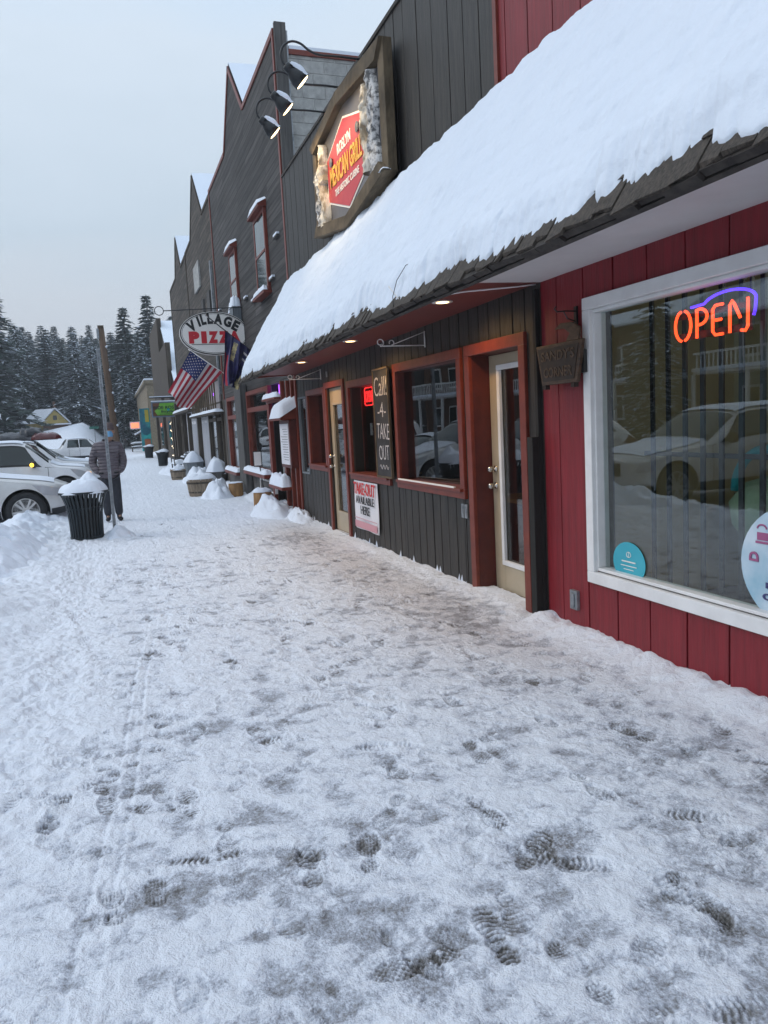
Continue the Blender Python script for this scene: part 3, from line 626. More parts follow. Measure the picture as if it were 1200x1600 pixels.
# neon in window 2
n2 = empty('neon_open_sign', (3.24, 9.7, 1.9), 'small lit red neon OPEN sign in the narrow window beside the chalkboard', 'neon sign')
k = MB(); add_text(k, 'OPEN', (3.235, 9.72, 1.93), WX, WU, .27, .15, .0, .01, th=.004)
k.tube([(3.235, 9.72-.17*cx, 1.93+.115*cz) for cx, cz in ((-1, -.8), (-1, .8), (-.8, 1), (.8, 1), (1, .8), (1, -.8), (.8, -1), (-.8, -1), (-1, -.8))], .008, 6); k.build('tubes', 'neon_red', n2)
MB().box(3.25, 3.255, 9.56, 9.88, 1.83, 2.03).build('backing', 'black_metal', n2)
# chalkboard
cb = empty('chalkboard', (3.0, 8.52, .93), 'tall chalkboard reading Call 4 Take Out between the two restaurant windows', 'chalkboard')
MB().box(2.985, 3.0, 8.28, 8.77, .95, 2.19).build('board', 'chalk_black', cb)
frame('frame', 'frame_wood', cb, 8.26, 8.79, .93, 2.21, .022, 2.975, 3.006)
k = MB()
for t, z, w_, h_ in (('Call!', 2.00, .43, .22), ('-4-', 1.73, .28, .17), ('TAKE', 1.48, .42, .18), ('OUT', 1.23, .34, .17)): add_text(k, t, (2.9835, 8.52+random.uniform(-.02, .02), z), WX, WU, w_, h_, -.012, rot=random.uniform(-.06, .06), th=.001)
pts = [(2.983, 8.67-.3*t, 1.06+.025*math.sin(t*19)) for t in np.linspace(0, 1, 22)]; k.tube(pts, .004, 5)
k.build('lettering', 'chalk', cb)
# banner
bn = empty('takeout_sign', (3.03, 9.42, .2), 'white banner with red TAKE-OUT heading fixed below the narrow window', 'sign')
MB().grid(lambda u, v: (3.022-.012*math.sin(u*9+v*3)*(1-v)-.002, 9.90-.96*u, .19+.64*v), 24, 16).build('sheet', 'banner_white', bn, smooth=True, solid=.003)
k = MB(); add_text(k, 'TAKE-OUT', (3.000, 9.42, .735), WX, WU, .88, .16, .008); k.build('heading', 'ink_red', bn)
k = MB(); add_text(k, 'AVAILABLE', (3.000, 9.42, .585), WX, WU, .74, .10, -.002); add_text(k, 'HERE', (3.000, 9.42, .455), WX, WU, .36, .11, -.002); k.build('lettering', 'ink_black', bn)
MB().box(2.999, 3.002, 8.97, 9.87, .335, .342).box(2.999, 3.002, 8.97, 9.87, .21, .30).build('stripe', 'ink_pink', bn)
# carved plaque
pq = empty('hanging_plaque', (2.9, 4.68, 1.8), "dark carved wooden plaque reading SANDY'S CORNER hanging on the red wall beside the window", 'sign')
MB().prism([(4.98, 2.07), (4.40, 2.07), (4.47, 1.79), (4.91, 1.79)], 2.955, 2.985).build('board', 'plaque_wood', pq, bevel=.006)
MB().prism([(4.945, 2.045), (4.435, 2.045), (4.495, 1.815), (4.885, 1.815)], 2.950, 2.9545).build('face', 'plaque_face', pq)
k = MB(); add_text(k, "SANDY'S", (2.949, 4.69, 1.99), WX, WU, .42, .07, .02); add_text(k, 'CORNER', (2.949, 4.69, 1.875), WX, WU, .36, .07, .02); k.build('lettering', 'plaque_wood', pq)
MB().prism([(4.60, 2.07), (4.45, 2.07), (4.44, 2.15), (4.52, 2.19), (4.66, 2.20), (4.74, 2.165), (4.62, 2.16), (4.55, 2.12)], 2.96, 2.98).build('ornament', 'plaque_wood', pq, bevel=.004)
MB().box(2.955, 2.99, 4.86, 4.90, 1.76, 1.79).box(2.955, 2.99, 4.50, 4.54, 1.76, 1.79).build('peg', 'plaque_face', pq)
MB().box(2.987, 3.045, 4.43, 4.50, 1.85, 2.0).box(2.987, 3.045, 4.85, 4.9, 1.9, 1.98).build('standoff', 'black_metal', pq)
pb = empty('hook_bracket', (3.04, 4.585, 2.1), 'small black iron hook bracket on the red wall above the carved plaque', 'bracket')
MB().box(3.03, 3.045, 4.57, 4.60, 2.16, 2.30).tube([(3.04, 4.585, 2.27), (2.95, 4.585, 2.27), (2.89, 4.585, 2.265), (2.87, 4.585, 2.285), (2.885, 4.585, 2.30)], .005, 6).tube([(3.04, 4.585, 2.2), (2.97, 4.585, 2.22), (2.94, 4.585, 2.27)], .004, 6).build('iron', 'black_metal', pb)
def bracket(y, z, lab):
    b_ = empty('scroll_bracket', (3.04, y, z), lab, 'bracket', 'white scroll brackets')
    sp_ = [(2.56+.035*math.cos(a)*(1-a/14), y, z-.125+.035*math.sin(a)*(1-a/14)) for a in np.linspace(-1.57, 5.5, 14)]
    MB().tube([(3.035, y, z-.02), (3.035, y, z-.18)], .007, 6).tube([(3.035, y, z-.16), (2.56, y, z-.16)], .006, 6).tube(sp_, .006, 6).build('arm', 'white_paint', b_, smooth=True)
    MB().tube([(3.03, y, z-.03), (2.68, y, z-.152)], .005, 6).tube([(2.68+.025*math.cos(a), y, z-.13+.025*math.sin(a)) for a in np.linspace(-1.57, 3.6, 10)], .005, 6).build('brace', 'white_paint', b_, smooth=True)
bracket(7.25, 2.49, 'white scroll bracket above the wide restaurant window'); bracket(11.35, 2.44, 'white scroll bracket above the window beyond the far cream door')

# --- snowy shake roof over both shops
def shear(z, y): return z-.0105*max(0, y-5)
aw = empty('shake_awning', (2.6, 5, 2.4), 'steep cedar shake awning roof covered in thick snow above the two nearest shops', 'awning')
EX, EZ, TX, TZ = 2.115, 2.44, 3.045, 3.98
sl = math.hypot(TX-EX, TZ-EZ); dx_, dz_ = (TX-EX)/sl, (TZ-EZ)/sl; nx_, nz_ = -dz_, dx_
def SP(s, y, h): return (EX+dx_*s+nx_*h, y, shear(EZ+dz_*s+nz_*h, y))
Y0, Y1 = -3.0, 13.12
mb = MB()
for course in range(3):
    y = Y0
    while y < Y1:
        w_ = random.uniform(.07, .19); s0 = course*.15+random.uniform(-.035, .02)-(.02 if course == 0 else 0); e_ = .014+.004*random.random(); y2 = min(Y1+.02, y+w_-.006)
        hb, hf = .028 + .0*course, .028+e_
        s1 = s0+.42; tw = random.uniform(-.006, .006)
        a = [SP(s0, y, hf+tw), SP(s0+random.uniform(-.02, .02), y2, hf-tw), SP(s1, y2, .020), SP(s1, y, .020), SP(s0, y, hf-.018+tw), SP(s0+.0, y2, hf-.018-tw), SP(s1, y2, .004), SP(s1, y, .004)]
        mb.add(a, [(0, 1, 2, 3), (4, 7, 6, 5), (0, 4, 5, 1), (1, 5, 6, 2), (2, 6, 7, 3), (3, 7, 4, 0)]); y += w_
mb.build('shingles', 'shingle', aw)
mb = MB(); y = Y0
while y < Y1:
    w_ = random.uniform(.10, .24); y2 = min(Y1, y+w_-.004); s0 = -.03+random.uniform(-.02, .012)
    mb.add([SP(s0, y, .026), SP(s0, y2, .026), SP(.3, y2, .002), SP(.3, y, .002), SP(s0, y, -.012), SP(s0, y2, -.012), SP(.3, y2, -.018), SP(.3, y, -.018)], [(0, 1, 2, 3), (4, 7, 6, 5), (0, 4, 5, 1), (1, 5, 6, 2), (2, 6, 7, 3), (3, 7, 4, 0)]); y += w_
mb.build('starter_course', 'shingle_edge', aw)
NY, NS = 1500, 84
Yg = np.linspace(Y0, Y1+.03, NY+1); edge_s = .025+.09*(fbm(Yg, Yg*0, .9, 3, .5, 100)-.5)+.09*(1-np.abs(2*fbm(Yg, Yg*0+3, .17, 4, .65, 102)-1))**5+.05*vnoise(Yg, Yg*0, .03, 104)**3+.10*(vnoise(Yg, Yg*0, .6, 106)-.5)
SS = np.linspace(0, 1, NS+1)**1.15; YY, TT = np.meshgrid(Yg, SS, indexing='ij')
S_ = edge_s[:, None]+(sl+.02-edge_s[:, None])*TT
thk = .024+.075*np.clip((S_-edge_s[:, None])/.22, 0, 1)**.75*(.55+.8*fbm(YY, S_, .7, 3, .5, 110))
# the shakes underneath show as soft ridges that run down the slope, broken into courses
thk += .048*(fbm(YY+.5*S_, S_*.30, .15, 4, .6, 111)-.5)+.05*(fbm(YY, S_*.8, .55, 4, .55, 116)-.5)+.012*(fbm(YY*.25, S_, .16, 3, .5, 112)-.5)*1.4
crs = (S_/.19+.25*(fbm(YY, S_, .3, 2, .5, 113)-.5)) % 1; thk += .005*(1-crs)
thk += .025*np.clip((S_-.0)/sl, 0, 1); thk *= np.clip((Yg[-1]-YY)/.12+.15, 0, 1)**.5
thk = np.where(TT == 0, .03, thk)
V = np.stack([EX+dx_*S_+nx_*thk, YY, EZ+dz_*S_+nz_*thk-.0105*np.maximum(0, YY-5)], -1).reshape(-1, 3)
V[:, 0] = np.minimum(V[:, 0], 3.045)
me = bpy.data.meshes.new('snow'); me.vertices.add(len(V)); me.vertices.foreach_set('co', (V-np.array([2.6, 5, 2.4])).astype(np.float32).ravel())
ii = np.arange((NY+1)*(NS+1)).reshape(NY+1, NS+1); q = np.stack([ii[:-1, :-1], ii[:-1, 1:], ii[1:, 1:], ii[1:, :-1]], -1).reshape(-1, 4)
me.loops.add(q.size); me.loops.foreach_set('vertex_index', q.ravel().astype(np.int32)); me.polygons.add(len(q)); me.polygons.foreach_set('loop_start', np.arange(0, q.size, 4, dtype=np.int32)); me.polygons.foreach_set('use_smooth', np.ones(len(q), bool)); me.update(calc_edges=True); me.flip_normals()
me.materials.append(MAT['roof_snow']); o = bpy.data.objects.new('snow', me); col.objects.link(o); o.parent = aw
# under the snow: deck, gable end, soffits, fascia
MB().add([SP(.0, Y0, -.03), SP(.0, Y1-.02, -.03), SP(sl, Y1-.02, -.01), SP(sl, Y0, -.01), SP(.0, Y0, -.006), SP(.0, Y1-.02, -.006), SP(sl, Y1-.02, .0), SP(sl, Y0, .0)], [(0, 3, 2, 1), (4, 5, 6, 7), (0, 1, 5, 4), (1, 2, 6, 5), (2, 3, 7, 6), (3, 0, 4, 7)]).build('deck', 'shingle_edge', aw)
MB().prism([(2.30, shear(2.50, 13)), (3.04, shear(2.54, 13)), (3.04, 3.85), (2.2, 2.56)], 13.0, 13.08, 'y').build('end_wall', 'red_trim', aw)
def soffit(y0, y1, mat):
    a = []
    for y in (y0, y1): a += [(2.20, y, shear(2.475, y)), (2.36, y, shear(2.535, y)), (3.05, y, shear(2.545, y))]
    b_ = [(p[0], p[1], p[2]+.02) for p in a]
    return MB().add(a+b_, [(0, 1, 4, 3), (1, 2, 5, 4), (6, 9, 10, 7), (7, 10, 11, 8), (0, 3, 9, 6), (0, 6, 7, 1), (1, 7, 8, 2), (3, 4, 10, 9), (4, 5, 11, 10)]).build('soffit', mat, aw)
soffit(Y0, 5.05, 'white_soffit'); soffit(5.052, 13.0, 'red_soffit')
for x, y in ((2.615, 5.84), (2.60, 8.36), (2.60, 10.72)):
    z = shear(2.538, y)
    rg = MB().lathe([(.052, 0), (.052, -.004), (.085, -.004), (.085, .001), (.05, .012)], (x, y, z), 28).build('downlight', 'white_paint', aw, smooth=True)
    MB().lathe([(.0505, -.0065), (.0505, -.0055)], (x, y, z), 24).build('lens', 'lamp_glow', rg)
    lt = bpy.data.lights.new('downlight_lamp', 'SPOT'); lt.energy = 20; lt.color = (1, .60, .22); lt.spot_size = R(172); lt.spot_blend = 1; lt.shadow_soft_size = .05
    lo = bpy.data.objects.new('downlight_lamp', lt); col.objects.link(lo); lo.location = (x, y, z-.045)
k = MB().tube([(2.05, 5.55, 2.60), (2.12, 5.50, 2.48), (2.3, 5.42, 2.49), (2.5, 5.2, 2.50), (2.9, 5.12, 2.525), (3.04, 5.1, 2.54)], .006, 6).build('cable', 'white_paint', aw, smooth=True)
MB().tube([SP(.34, 5.44, .07), SP(.28, 5.46, .115), SP(.16, 5.50, .115), SP(.05, 5.53, .08), SP(-.05, 5.50, .03)], .003, 6).build('cable', 'black_metal', aw, smooth=True)

# --- restaurant sign with carved figures
sg = empty('restaurant_sign', (2.95, 9.1, 3.9), 'large framed Roslyn Mexican Grill sign with carved figures on the dark boarded wall', 'sign')
OUT = [(7.62, 5.40), (7.62, 4.12), (9.02, 3.90), (10.52, 4.12), (10.52, 5.28), (9.2, 5.50)]
INN = [(7.80, 5.24), (7.80, 4.26), (9.02, 4.04), (10.36, 4.25), (10.36, 5.16), (9.2, 5.35)]
MB().prism(INN, 2.93, 2.95).build('panel', 'sign_grey', sg)
for i in range(6):
    a, b_, c, e_ = OUT[i], OUT[(i+1) % 6], INN[(i+1) % 6], INN[i]
    dep = (2.83, 2.99) if i in (1, 2) else ((2.83, 2.97) if i in (4, 5) else (2.88, 2.98))
    gdx = .002*i
    MB().prism([a, b_, c, e_], dep[0]+gdx, dep[1]+gdx).build('frame_board', 'frame_wood', sg, bevel=.006)
MB().box(2.951, 3.045, 7.9, 10.2, 4.9, 5.0).box(2.951, 3.045, 7.9, 10.2, 4.35, 4.45).build('batten', 'frame_wood', sg)
HX = [(8.34, 4.97), (8.34, 4.44), (9.10, 4.17), (9.94, 4.44), (9.94, 4.93), (9.2, 5.20)]
def grow(P, k): cx = sum(p[0] for p in P)/len(P); cz = sum(p[1] for p in P)/len(P); return [(cx+(p[0]-cx)*k, cz+(p[1]-cz)*k) for p in P]
MB().prism(grow(HX, 1.05), 2.922, 2.9295).build('border', 'ink_white', sg); MB().prism(HX, 2.916, 2.9215).build('red_field', 'sign_red', sg)
k = MB(); add_text(k, 'ROSLYN', (2.912, 9.18, 4.925), WX, WU, .55, .13, .02); add_text(k, 'THE HISTORIC CUISINE', (2.912, 9.14, 4.46), WX, WU, .98, .08, .01); k.build('lettering', 'ink_white', sg)
k = MB(); add_text(k, 'MEXICAN GRILL', (2.910, 9.16, 4.68), WX, WU, 1.30, .24, .02); k.build('lettering', 'ink_yellow', sg)
for y, z in ((8.62, 4.90), (9.72, 4.86)): MB().lathe([(.0, 0), (.05, .005), (.06, .02), (.0, .03)], (2.915, y, z), 12, (-1, 0, 0)).build('emblem', 'sign_grey', sg)
def carving(name, yc, z0, z1, wd, mat, seed, wfun):
    rr = random.Random(seed); n1, n2 = 26, 60
    yv = np.linspace(-1, 1, n1+1); zv = np.linspace(0, 1, n2+1); YV, ZV = np.meshgrid(yv, zv, indexing='ij')
    nse = fbm(YV*wd*1.5+seed, ZV*(z1-z0), .10, 3, .6, seed)
    def fn(u, v):
        i, j = int(round(u*n1)), int(round(v*n2)); hw = wd*wfun(v)*(1+.22*(nse[i, j]-.5)); yy = yv[i]
        return (2.925-.10*(1-abs(yy)**2.2)**.5*(.5+.9*nse[i, j]), yc+yy*hw+.03*math.sin(v*9+seed), z0+(z1-z0)*v)
    return MB().grid(fn, n1, n2).build(name, mat, sg, smooth=True)
wf = lambda v: (.55+.25*math.sin(v*7+1) if v < .55 else (.95 if v < .74 else (.42 if v < .78 else (.62 if v < .92 else .8-6*(v-.92)))))
carving('carved_figure', 8.24, 4.28, 5.18, .12, 'carving', 3, wf); carving('carved_figure', 8.02, 4.22, 5.24, .13, 'stone_carving', 5, lambda v: .85+.25*math.sin(v*12))
carving('carved_figure', 10.04, 4.16, 5.16, .15, 'carving', 9, wf); carving('carved_figure', 10.22, 4.2, 4.9, .09, 'stone_carving', 12, lambda v: .85+.25*math.sin(v*10))
MB().box(2.80, 2.86, 8.05, 9.0, 0, .001).v
ledge_snow(sg, 2.81, 2.90, 7.60, 7.75, 4.13, .03)
for i, (y, lab) in enumerate(((8.62, 'nearest'), (9.36, 'middle'), (10.12, 'farthest'))):
    ln = empty('gooseneck_lamp', (2.95, y, 5.6), f'snow capped gooseneck lamp over the restaurant sign, {lab} of the three', 'lamp', 'gooseneck lamps over the restaurant sign')
    pth = [(2.99, y, 5.62), (2.75, y, 5.625), (2.52, y, 5.62), (2.40, y, 5.655), (2.31, y, 5.715), (2.21, y, 5.73), (2.12, y, 5.68), (2.08, y, 5.59), (2.10, y, 5.50), (2.16, y, 5.455)]
    # smooth the path
    P = [Vector(p) for p in pth]; Q = []
    for a in range(len(P)-1):
        p0, p1, p2, p3 = P[max(a-1, 0)], P[a], P[a+1], P[min(a+2, len(P)-1)]
        for t in (0, .25, .5, .75): Q.append(.5*((2*p1)+(p2-p0)*t+(2*p0-5*p1+4*p2-p3)*t*t+(3*p1-p0-3*p2+p3)*t**3))
    Q.append(P[-1])
    arm = MB().tube(Q, .013, 8).build('arm', 'black_metal', ln, smooth=True)
    MB().lathe([(.045, 0), (.045, .02), (.02, .03)], (3.03, y, 5.62), 14, (-1, 0, 0)).build('wall_plate', 'black_metal', ln)
    ax = Vector((.74, 0, -.67)).normalized(); base = Vector((2.13, y, 5.475))
    sh = MB().lathe([(.028, -.01), (.048, .0), (.052, .05), (.044, .065), (.072, .10), (.095, .17), (.100, .235), (.095, .235), (.088, .17)], base, 22, ax).build('shade', 'black_metal', ln, smooth=True)
    MB().lathe([(.02, .225), (.091, .230), (.080, .240), (.04, .247), (.01, .249)], base, 20, ax).build('bulb', 'bulb', sh)
    up = Vector((.67, 0, .74)).normalized()
    def sn(u, v):
        a = (v-.5)*2.3; tt = .02+.21*u; rad = (.053 if u < .3 else .053+.052*(u-.3)/.7)+.004+.05*math.sin(math.pi*min(1, u*1.0+.12))*max(0, math.cos(a*1.3))**.6
        side = Vector((0, 1, 0)); return base+ax*tt+up*rad*math.cos(a)+side*rad*math.sin(a)
    MB().grid(sn, 10, 14).build('snow_cap', 'snow', sh, smooth=True)
    lt = bpy.data.lights.new('sign_lamp', 'SPOT'); lt.energy = 15; lt.color = (1, .74, .40); lt.spot_size = R(115); lt.spot_blend = .8; lt.shadow_soft_size = .08
    lo = bpy.data.objects.new('sign_lamp', lt); col.objects.link(lo); lo.location = base+ax*.33; lo.rotation_euler = (-ax).to_track_quat('Z', 'Y').to_euler()

# --- the row of false fronted buildings
def gable_front(name, lab, y0, y1, yc, pk, hw, zt, mat, trim, depth=7.0, trimw=.09):
    b_ = empty(name, (3.05, (y0+y1)/2, 0), lab, 'building')
    P = [(y0, 2.45), (y1, 2.45), (y1, zt), (yc+hw, zt), (yc+hw*.94, zt+.04), (yc, pk), (yc-hw*.94, zt+.04), (yc-hw, zt), (y0, zt)]
    MB().prism(P, 3.06, 3.20).build('front_wall', mat, b_)
    MB().box(3.20, 3.2+depth, y0+.02, y0+.22, -.1, zt-.35).box(3.2, 3.2+depth, y1-.2, y1-.02, -.1, zt-.35).box(3.2+depth, 3.3+depth, y0, y1, -.1, zt-.35).build('side_wall', 'cinder', b_)
    k = MB(); pts = [(y0, zt), (yc-hw, zt), (yc, pk), (yc+hw, zt), (y1, zt)]
    for a, c in zip(pts[:-1], pts[1:]):
        dv = Vector((c[0]-a[0], c[1]-a[1])).normalized(); nn = Vector((-dv.y, dv.x))*-trimw
        k.prism([a, c, (c[0]+nn.x, c[1]+nn.y), (a[0]+nn.x, a[1]+nn.y)], 3.035, 3.0575)
    k.box(3.036, 3.0575, y0, y0+.09, 2.4, zt-.1).box(3.036, 3.0575, y1-.09, y1, 2.4, zt-.1)
    k.build('trim', trim, b_)
    # ridge roof behind the gable, with snow, and snowy main roof
    e_ = .02
    rf = MB().add([(3.21, yc-hw, zt-.02), (3.21, yc, pk-.05), (3.21, yc+hw, zt-.02), (6.2, yc-hw, zt-.02), (6.2, yc, pk-.05), (6.2, yc+hw, zt-.02)], [(0, 1, 2), (3, 5, 4), (0, 3, 4, 1), (1, 4, 5, 2), (0, 2, 5, 3)]).box(3.21, 3.2+depth, y0+.02, y1-.02, zt-.45, zt-.349).build('roof', 'shingle_edge', b_)
    def sn(s): 
        def f(u, v):
            t = v; y = yc+s*hw*(1-t)*1.0; z = zt+(pk-zt)*t+.02
            return (3.07+3.1*u, y, z+.05+.02*math.sin(u*7))
        return f
    MB().grid(sn(-1), 8, 6).grid(sn(1), 8, 6).build('roof_snow', 'roof_snow', rf, smooth=True)
    MB().box(3.07, 3.19, y0+.02, yc-hw, zt+.002, zt+.05).box(3.07, 3.19, yc+hw, y1-.02, zt+.002, zt+.05).box(3.21, 3.19+depth, y0+.25, y1-.25, zt-.345, zt-.2).build('parapet_snow', 'roof_snow', rf)
    return b_
b2 = gable_front('pizza_building', 'tall grey weathered plank building with rust trim and a pointed false front beside the restaurant', 13.1, 22.0, 17.6, 9.38, 1.36, 8.05, 'weathered', 'red_trim')
b3 = gable_front('weathered_building', 'brown weathered plank false front building second from the restaurant', 22.02, 29.3, 25.6, 9.55, 1.75, 7.98, 'brown_weathered', 'old_wood')
b4 = gable_front('weathered_building', 'brown weathered plank false front building farthest of the three pointed fronts', 29.32, 36.9, 32.6, 9.3, 1.3, 7.95, 'brown_weathered', 'old_wood')
# block side wall of the pizza building, seen over the restaurant
k = MB(); z = 5.2; row = 0
while z < 7.62:
    x = 3.28+(.2 if row % 2 else 0)-.4
    while x < 9.4:
        a, c = max(3.285, x+.008), min(9.4, x+.392)
        if c-a > .02: k.box(a, c, 13.095-random.uniform(0, .004), 13.12, z+.008, z+.192)
        x += .4
    z += .2; row += 1
k.build('block_courses', 'cinder', b2)
MB().box(3.28, 9.4, 13.108, 13.119, 5.2, 7.66).build('mortar', 'mortar', b2)
MB().box(3.262, 9.42, 13.06, 13.3, 7.66, 7.74).build('wall_cap', 'red_trim', b2); MB().box(3.3, 9.42, 13.07, 13.3, 7.741, 7.80).build('cap_snow', 'roof_snow', b2)
MB().box(3.062, 3.25, 13.02, 13.099, 5.3, 8.12).build('end_post', 'grey_wood', b2); MB().box(3.252, 3.275, 13.03, 13.095, 5.2, 8.0).build('downpipe', 'galv', b2)
def upwin(b_, y0, y1, z0, z1, hood=True):
    f = frame('window', 'red_trim', b_, y0, y1, z0, z1, .075, 3.0, 3.06)
    MB().box(3.02, 3.06, y0+.1, y1-.1, z0+.1, z1-.1).build('backing', 'room_dark', f)
    MB().box(3.01, 3.018, y0+.1, y1-.1, z0+.1, z1-.1).build('pane', 'car_glass', f)
    MB().box(2.995, 3.02, y0+.1, y1-.1, (z0+z1)/2-.02, (z0+z1)/2+.02).build('rail', 'red_trim', f)
    MB().prism([(3.06, z1), (2.90, z1), (2.90, z1+.04), (3.06, z1+.13)], y0-.05, y1+.05, 'y').build('hood', 'red_trim', f)
    MB().box(2.90, 3.06, y0-.04, y1+.04, z0-.05, z0-.001).build('sill', 'red_trim', f)
    MB().grid(lambda u, v: (2.89+.17*u, y0-.06+(y1-y0+.12)*v, z1+.04+.09*u+.11*(min(1, 5*min(v, 1-v)))**.5*(1-.2*u)*(1 if 0 < u else 0)), 5, 10).build('snow_cap', 'snow', f, smooth=True)
    ledge_snow(f, 2.89, 3.0, y0, y1, z0, .10)
upwin(b2, 14.62, 15.72, 4.15, 5.66); upwin(b2, 18.15, 19.15, 4.35, 5.72)
mt = empty('utility_box', (2.95, 18.5, 4.0), 'small grey box capped with snow on the plank wall above the pizza sign', 'box')
MB().box(2.86, 3.055, 18.1, 18.62, 3.75, 4.38).build('casing', 'box_grey', mt, bevel=.01); MB().box(2.85, 2.859, 18.3, 18.42, 3.9, 4.2).build('door', 'black_metal', mt); ledge_snow(mt, 2.84, 3.055, 18.06, 18.66, 4.38, .24)
# security lamps & small specks of snow on battens
sl_ = empty('wall_floodlight', (3.0, 14.0, 3.3), 'pair of small round black floodlights on the grey plank wall just above the snowy awning', 'floodlight')
MB().lathe([(.03, 0), (.07, .05), (.08, .12), (.05, .12)], (3.0, 14.9, 3.42), 14, (-.8, -.5, -.3)).build('head', 'black_metal', sl_); MB().lathe([(.03, 0), (.07, .05), (.08, .12), (.05, .12)], (3.0, 14.3, 3.46), 14, (-.8, -.5, -.3)).build('head', 'black_metal', sl_); MB().box(3.02, 3.055, 14.2, 15.0, 3.40, 3.47).build('bar', 'black_metal', sl_)
k = MB()
for y, z in ((14.2, 4.28), (13.6, 4.9), (16.2, 4.2), (17.1, 4.4), (20.4, 4.5), (21.2, 4.75)): k.box(3.0, 3.058, y, y+.35, z, z+.03)
k.build('cleat', 'grey_wood', b2)
k = MB()
for y, z in ((14.22, 4.311), (13.62, 4.931), (16.22, 4.231), (17.12, 4.431), (20.42, 4.531), (21.22, 4.781)): k.box(3.002, 3.056, y, y+.3, z, z+.04)
k.build('cleat_snow', 'snow', b2)

# lower shop front of the pizza building
def lowwin(b_, y0, y1, z0, z1, t=.09, tmat='red_trim', tr=None, glassm='plain_glass', snow=True, back=None, xf=2.99):
    f = frame('window', tmat, b_, y0, y1, z0, z1, t, xf, 3.10)
    if tr: MB().box(xf+.005, 3.09, y0+t, y1-t, tr-.05, tr+.05).build('transom_bar', tmat, f)
    pane(f, y0+t, y1-t, z0+t, z1-t, 3.07, glassm)
    if snow:
        MB().box(xf-.17, xf-.002, y0-.02, y1+.02, z0-.06, z0+.02).build('sill', tmat, f); ledge_snow(f, xf-.18, xf+.02, y0-.03, y1+.03, z0+.02, .09)
    if back: MB().box(3.12, 3.14, y0, y1, z0, z1).build('curtain', back, f)
    return f
OP2 = [(15.45, 18.0, .62, 2.42), (19.2, 21.2, .5, 2.42), (14.1, 15.3, -.1, 2.42)]
boards('lower_wall', 'grey_wood', b2, 13.12, 22.0, -.1, 2.44, .24, OP2, jit=.15, start=13.3)
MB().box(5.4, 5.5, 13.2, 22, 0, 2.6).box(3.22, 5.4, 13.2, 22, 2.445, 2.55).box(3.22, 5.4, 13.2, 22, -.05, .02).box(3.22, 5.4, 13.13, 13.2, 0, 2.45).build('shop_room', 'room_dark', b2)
lowwin(b2, 15.45, 18.0, .62, 2.42, tr=2.0, back=None)
MB().box(3.6, 3.62, 16.2, 17.5, .7, 1.95).build('green_drape', 'plush_green', b2)
k = MB(); k.box(3.3, 3.9, 15.6, 16.6, .6, 1.35); k.build('seat_back', 'pale_curtain', b2)
MB().lathe([(.02, -.03), (.045, 0), (.02, .04)], (3.25, 15.85, .95), 10).build('candle_lamp', 'bulb_soft', b2)
lowwin(b2, 19.2, 21.2, .5, 2.42, tr=1.9, back='pale_curtain')
MB().box(2.88, 3.03, 18.10, 18.95, -.05, 2.62).box(2.9, 3.03, 18.97, 19.12, -.05, 2.6).build('post', 'grey_wood', b2, bevel=.01)
k = MB().box(2.98, 3.05, 14.02, 14.12, 0, 2.42).box(2.98, 3.05, 15.28, 15.40, 0, 2.42).box(2.98, 3.05, 14.12, 15.28, 2.06, 2.14).build('door_surround', 'red_trim', b2)
MB().box(3.3, 3.34, 14.1, 15.3, 0, 2.06).build('door', 'maroon', k); MB().box(3.28, 3.3, 14.35, 15.05, .5, 1.9).build('door_pane', 'car_glass', k)
MB().box(3.2, 3.22, 14.15, 15.25, 2.15, 2.42).build('transom_light', 'neon_purple', k)
MB().box(2.86, 3.0, 14.10, 15.35, 2.10, 2.14).build('ledge', 'red_trim', k); ledge_snow(k, 2.86, 3.0, 14.08, 15.37, 2.14, .09)
MB().box(2.80, 3.02, 13.66, 14.9, .44, .50).build('ledge', 'red_trim', k, bevel=.004); ledge_snow(k, 2.80, 3.02, 13.66, 14.9, .50, .20)
MB().box(2.99, 3.045, 15.25, 16.9, .25, .50).build('vent', 'white_paint', b2); MB().box(2.975, 2.989, 15.4, 16.75, .29, .46).build('vent_screen', 'grey_wood', b2)
for y in (13.25, 13.62): MB().box(2.985, 3.046, y-.035, y+.035, 0, 2.4).build('batten', 'red_trim', b2)
mc = empty('menu_case', (2.9, 13.4, 1.2), 'menu case with paper behind glass and a snow covered little roof beyond the restaurant corner', 'notice case')
MB().box(2.90, 3.04, 13.16, 13.96, .86, 1.70).build('case', 'maroon', mc, bevel=.006); MB().box(2.886, 2.899, 13.22, 13.90, .92, 1.64).build('menu', 'banner_white', mc)
k = MB()
for i in range(13): k.box(2.8835, 2.8855, 13.28, 13.84-random.uniform(0, .25), 1.0+i*.045, 1.008+i*.045)
k.build('print', 'ink_black', mc)
MB().prism([(3.05, 1.92), (2.74, 1.74), (2.74, 1.70), (3.05, 1.72)], 13.08, 14.02, 'y').build('roof', 'red_trim', mc)
MB().grid(lambda u, v: (2.72+.33*u, 13.05+1.0*v, 1.74+.19*u+.20*min(1, 6*min(v, 1-v))**.5*min(1, u*5)**.5), 8, 14).build('snow_cap', 'snow', mc, smooth=True)
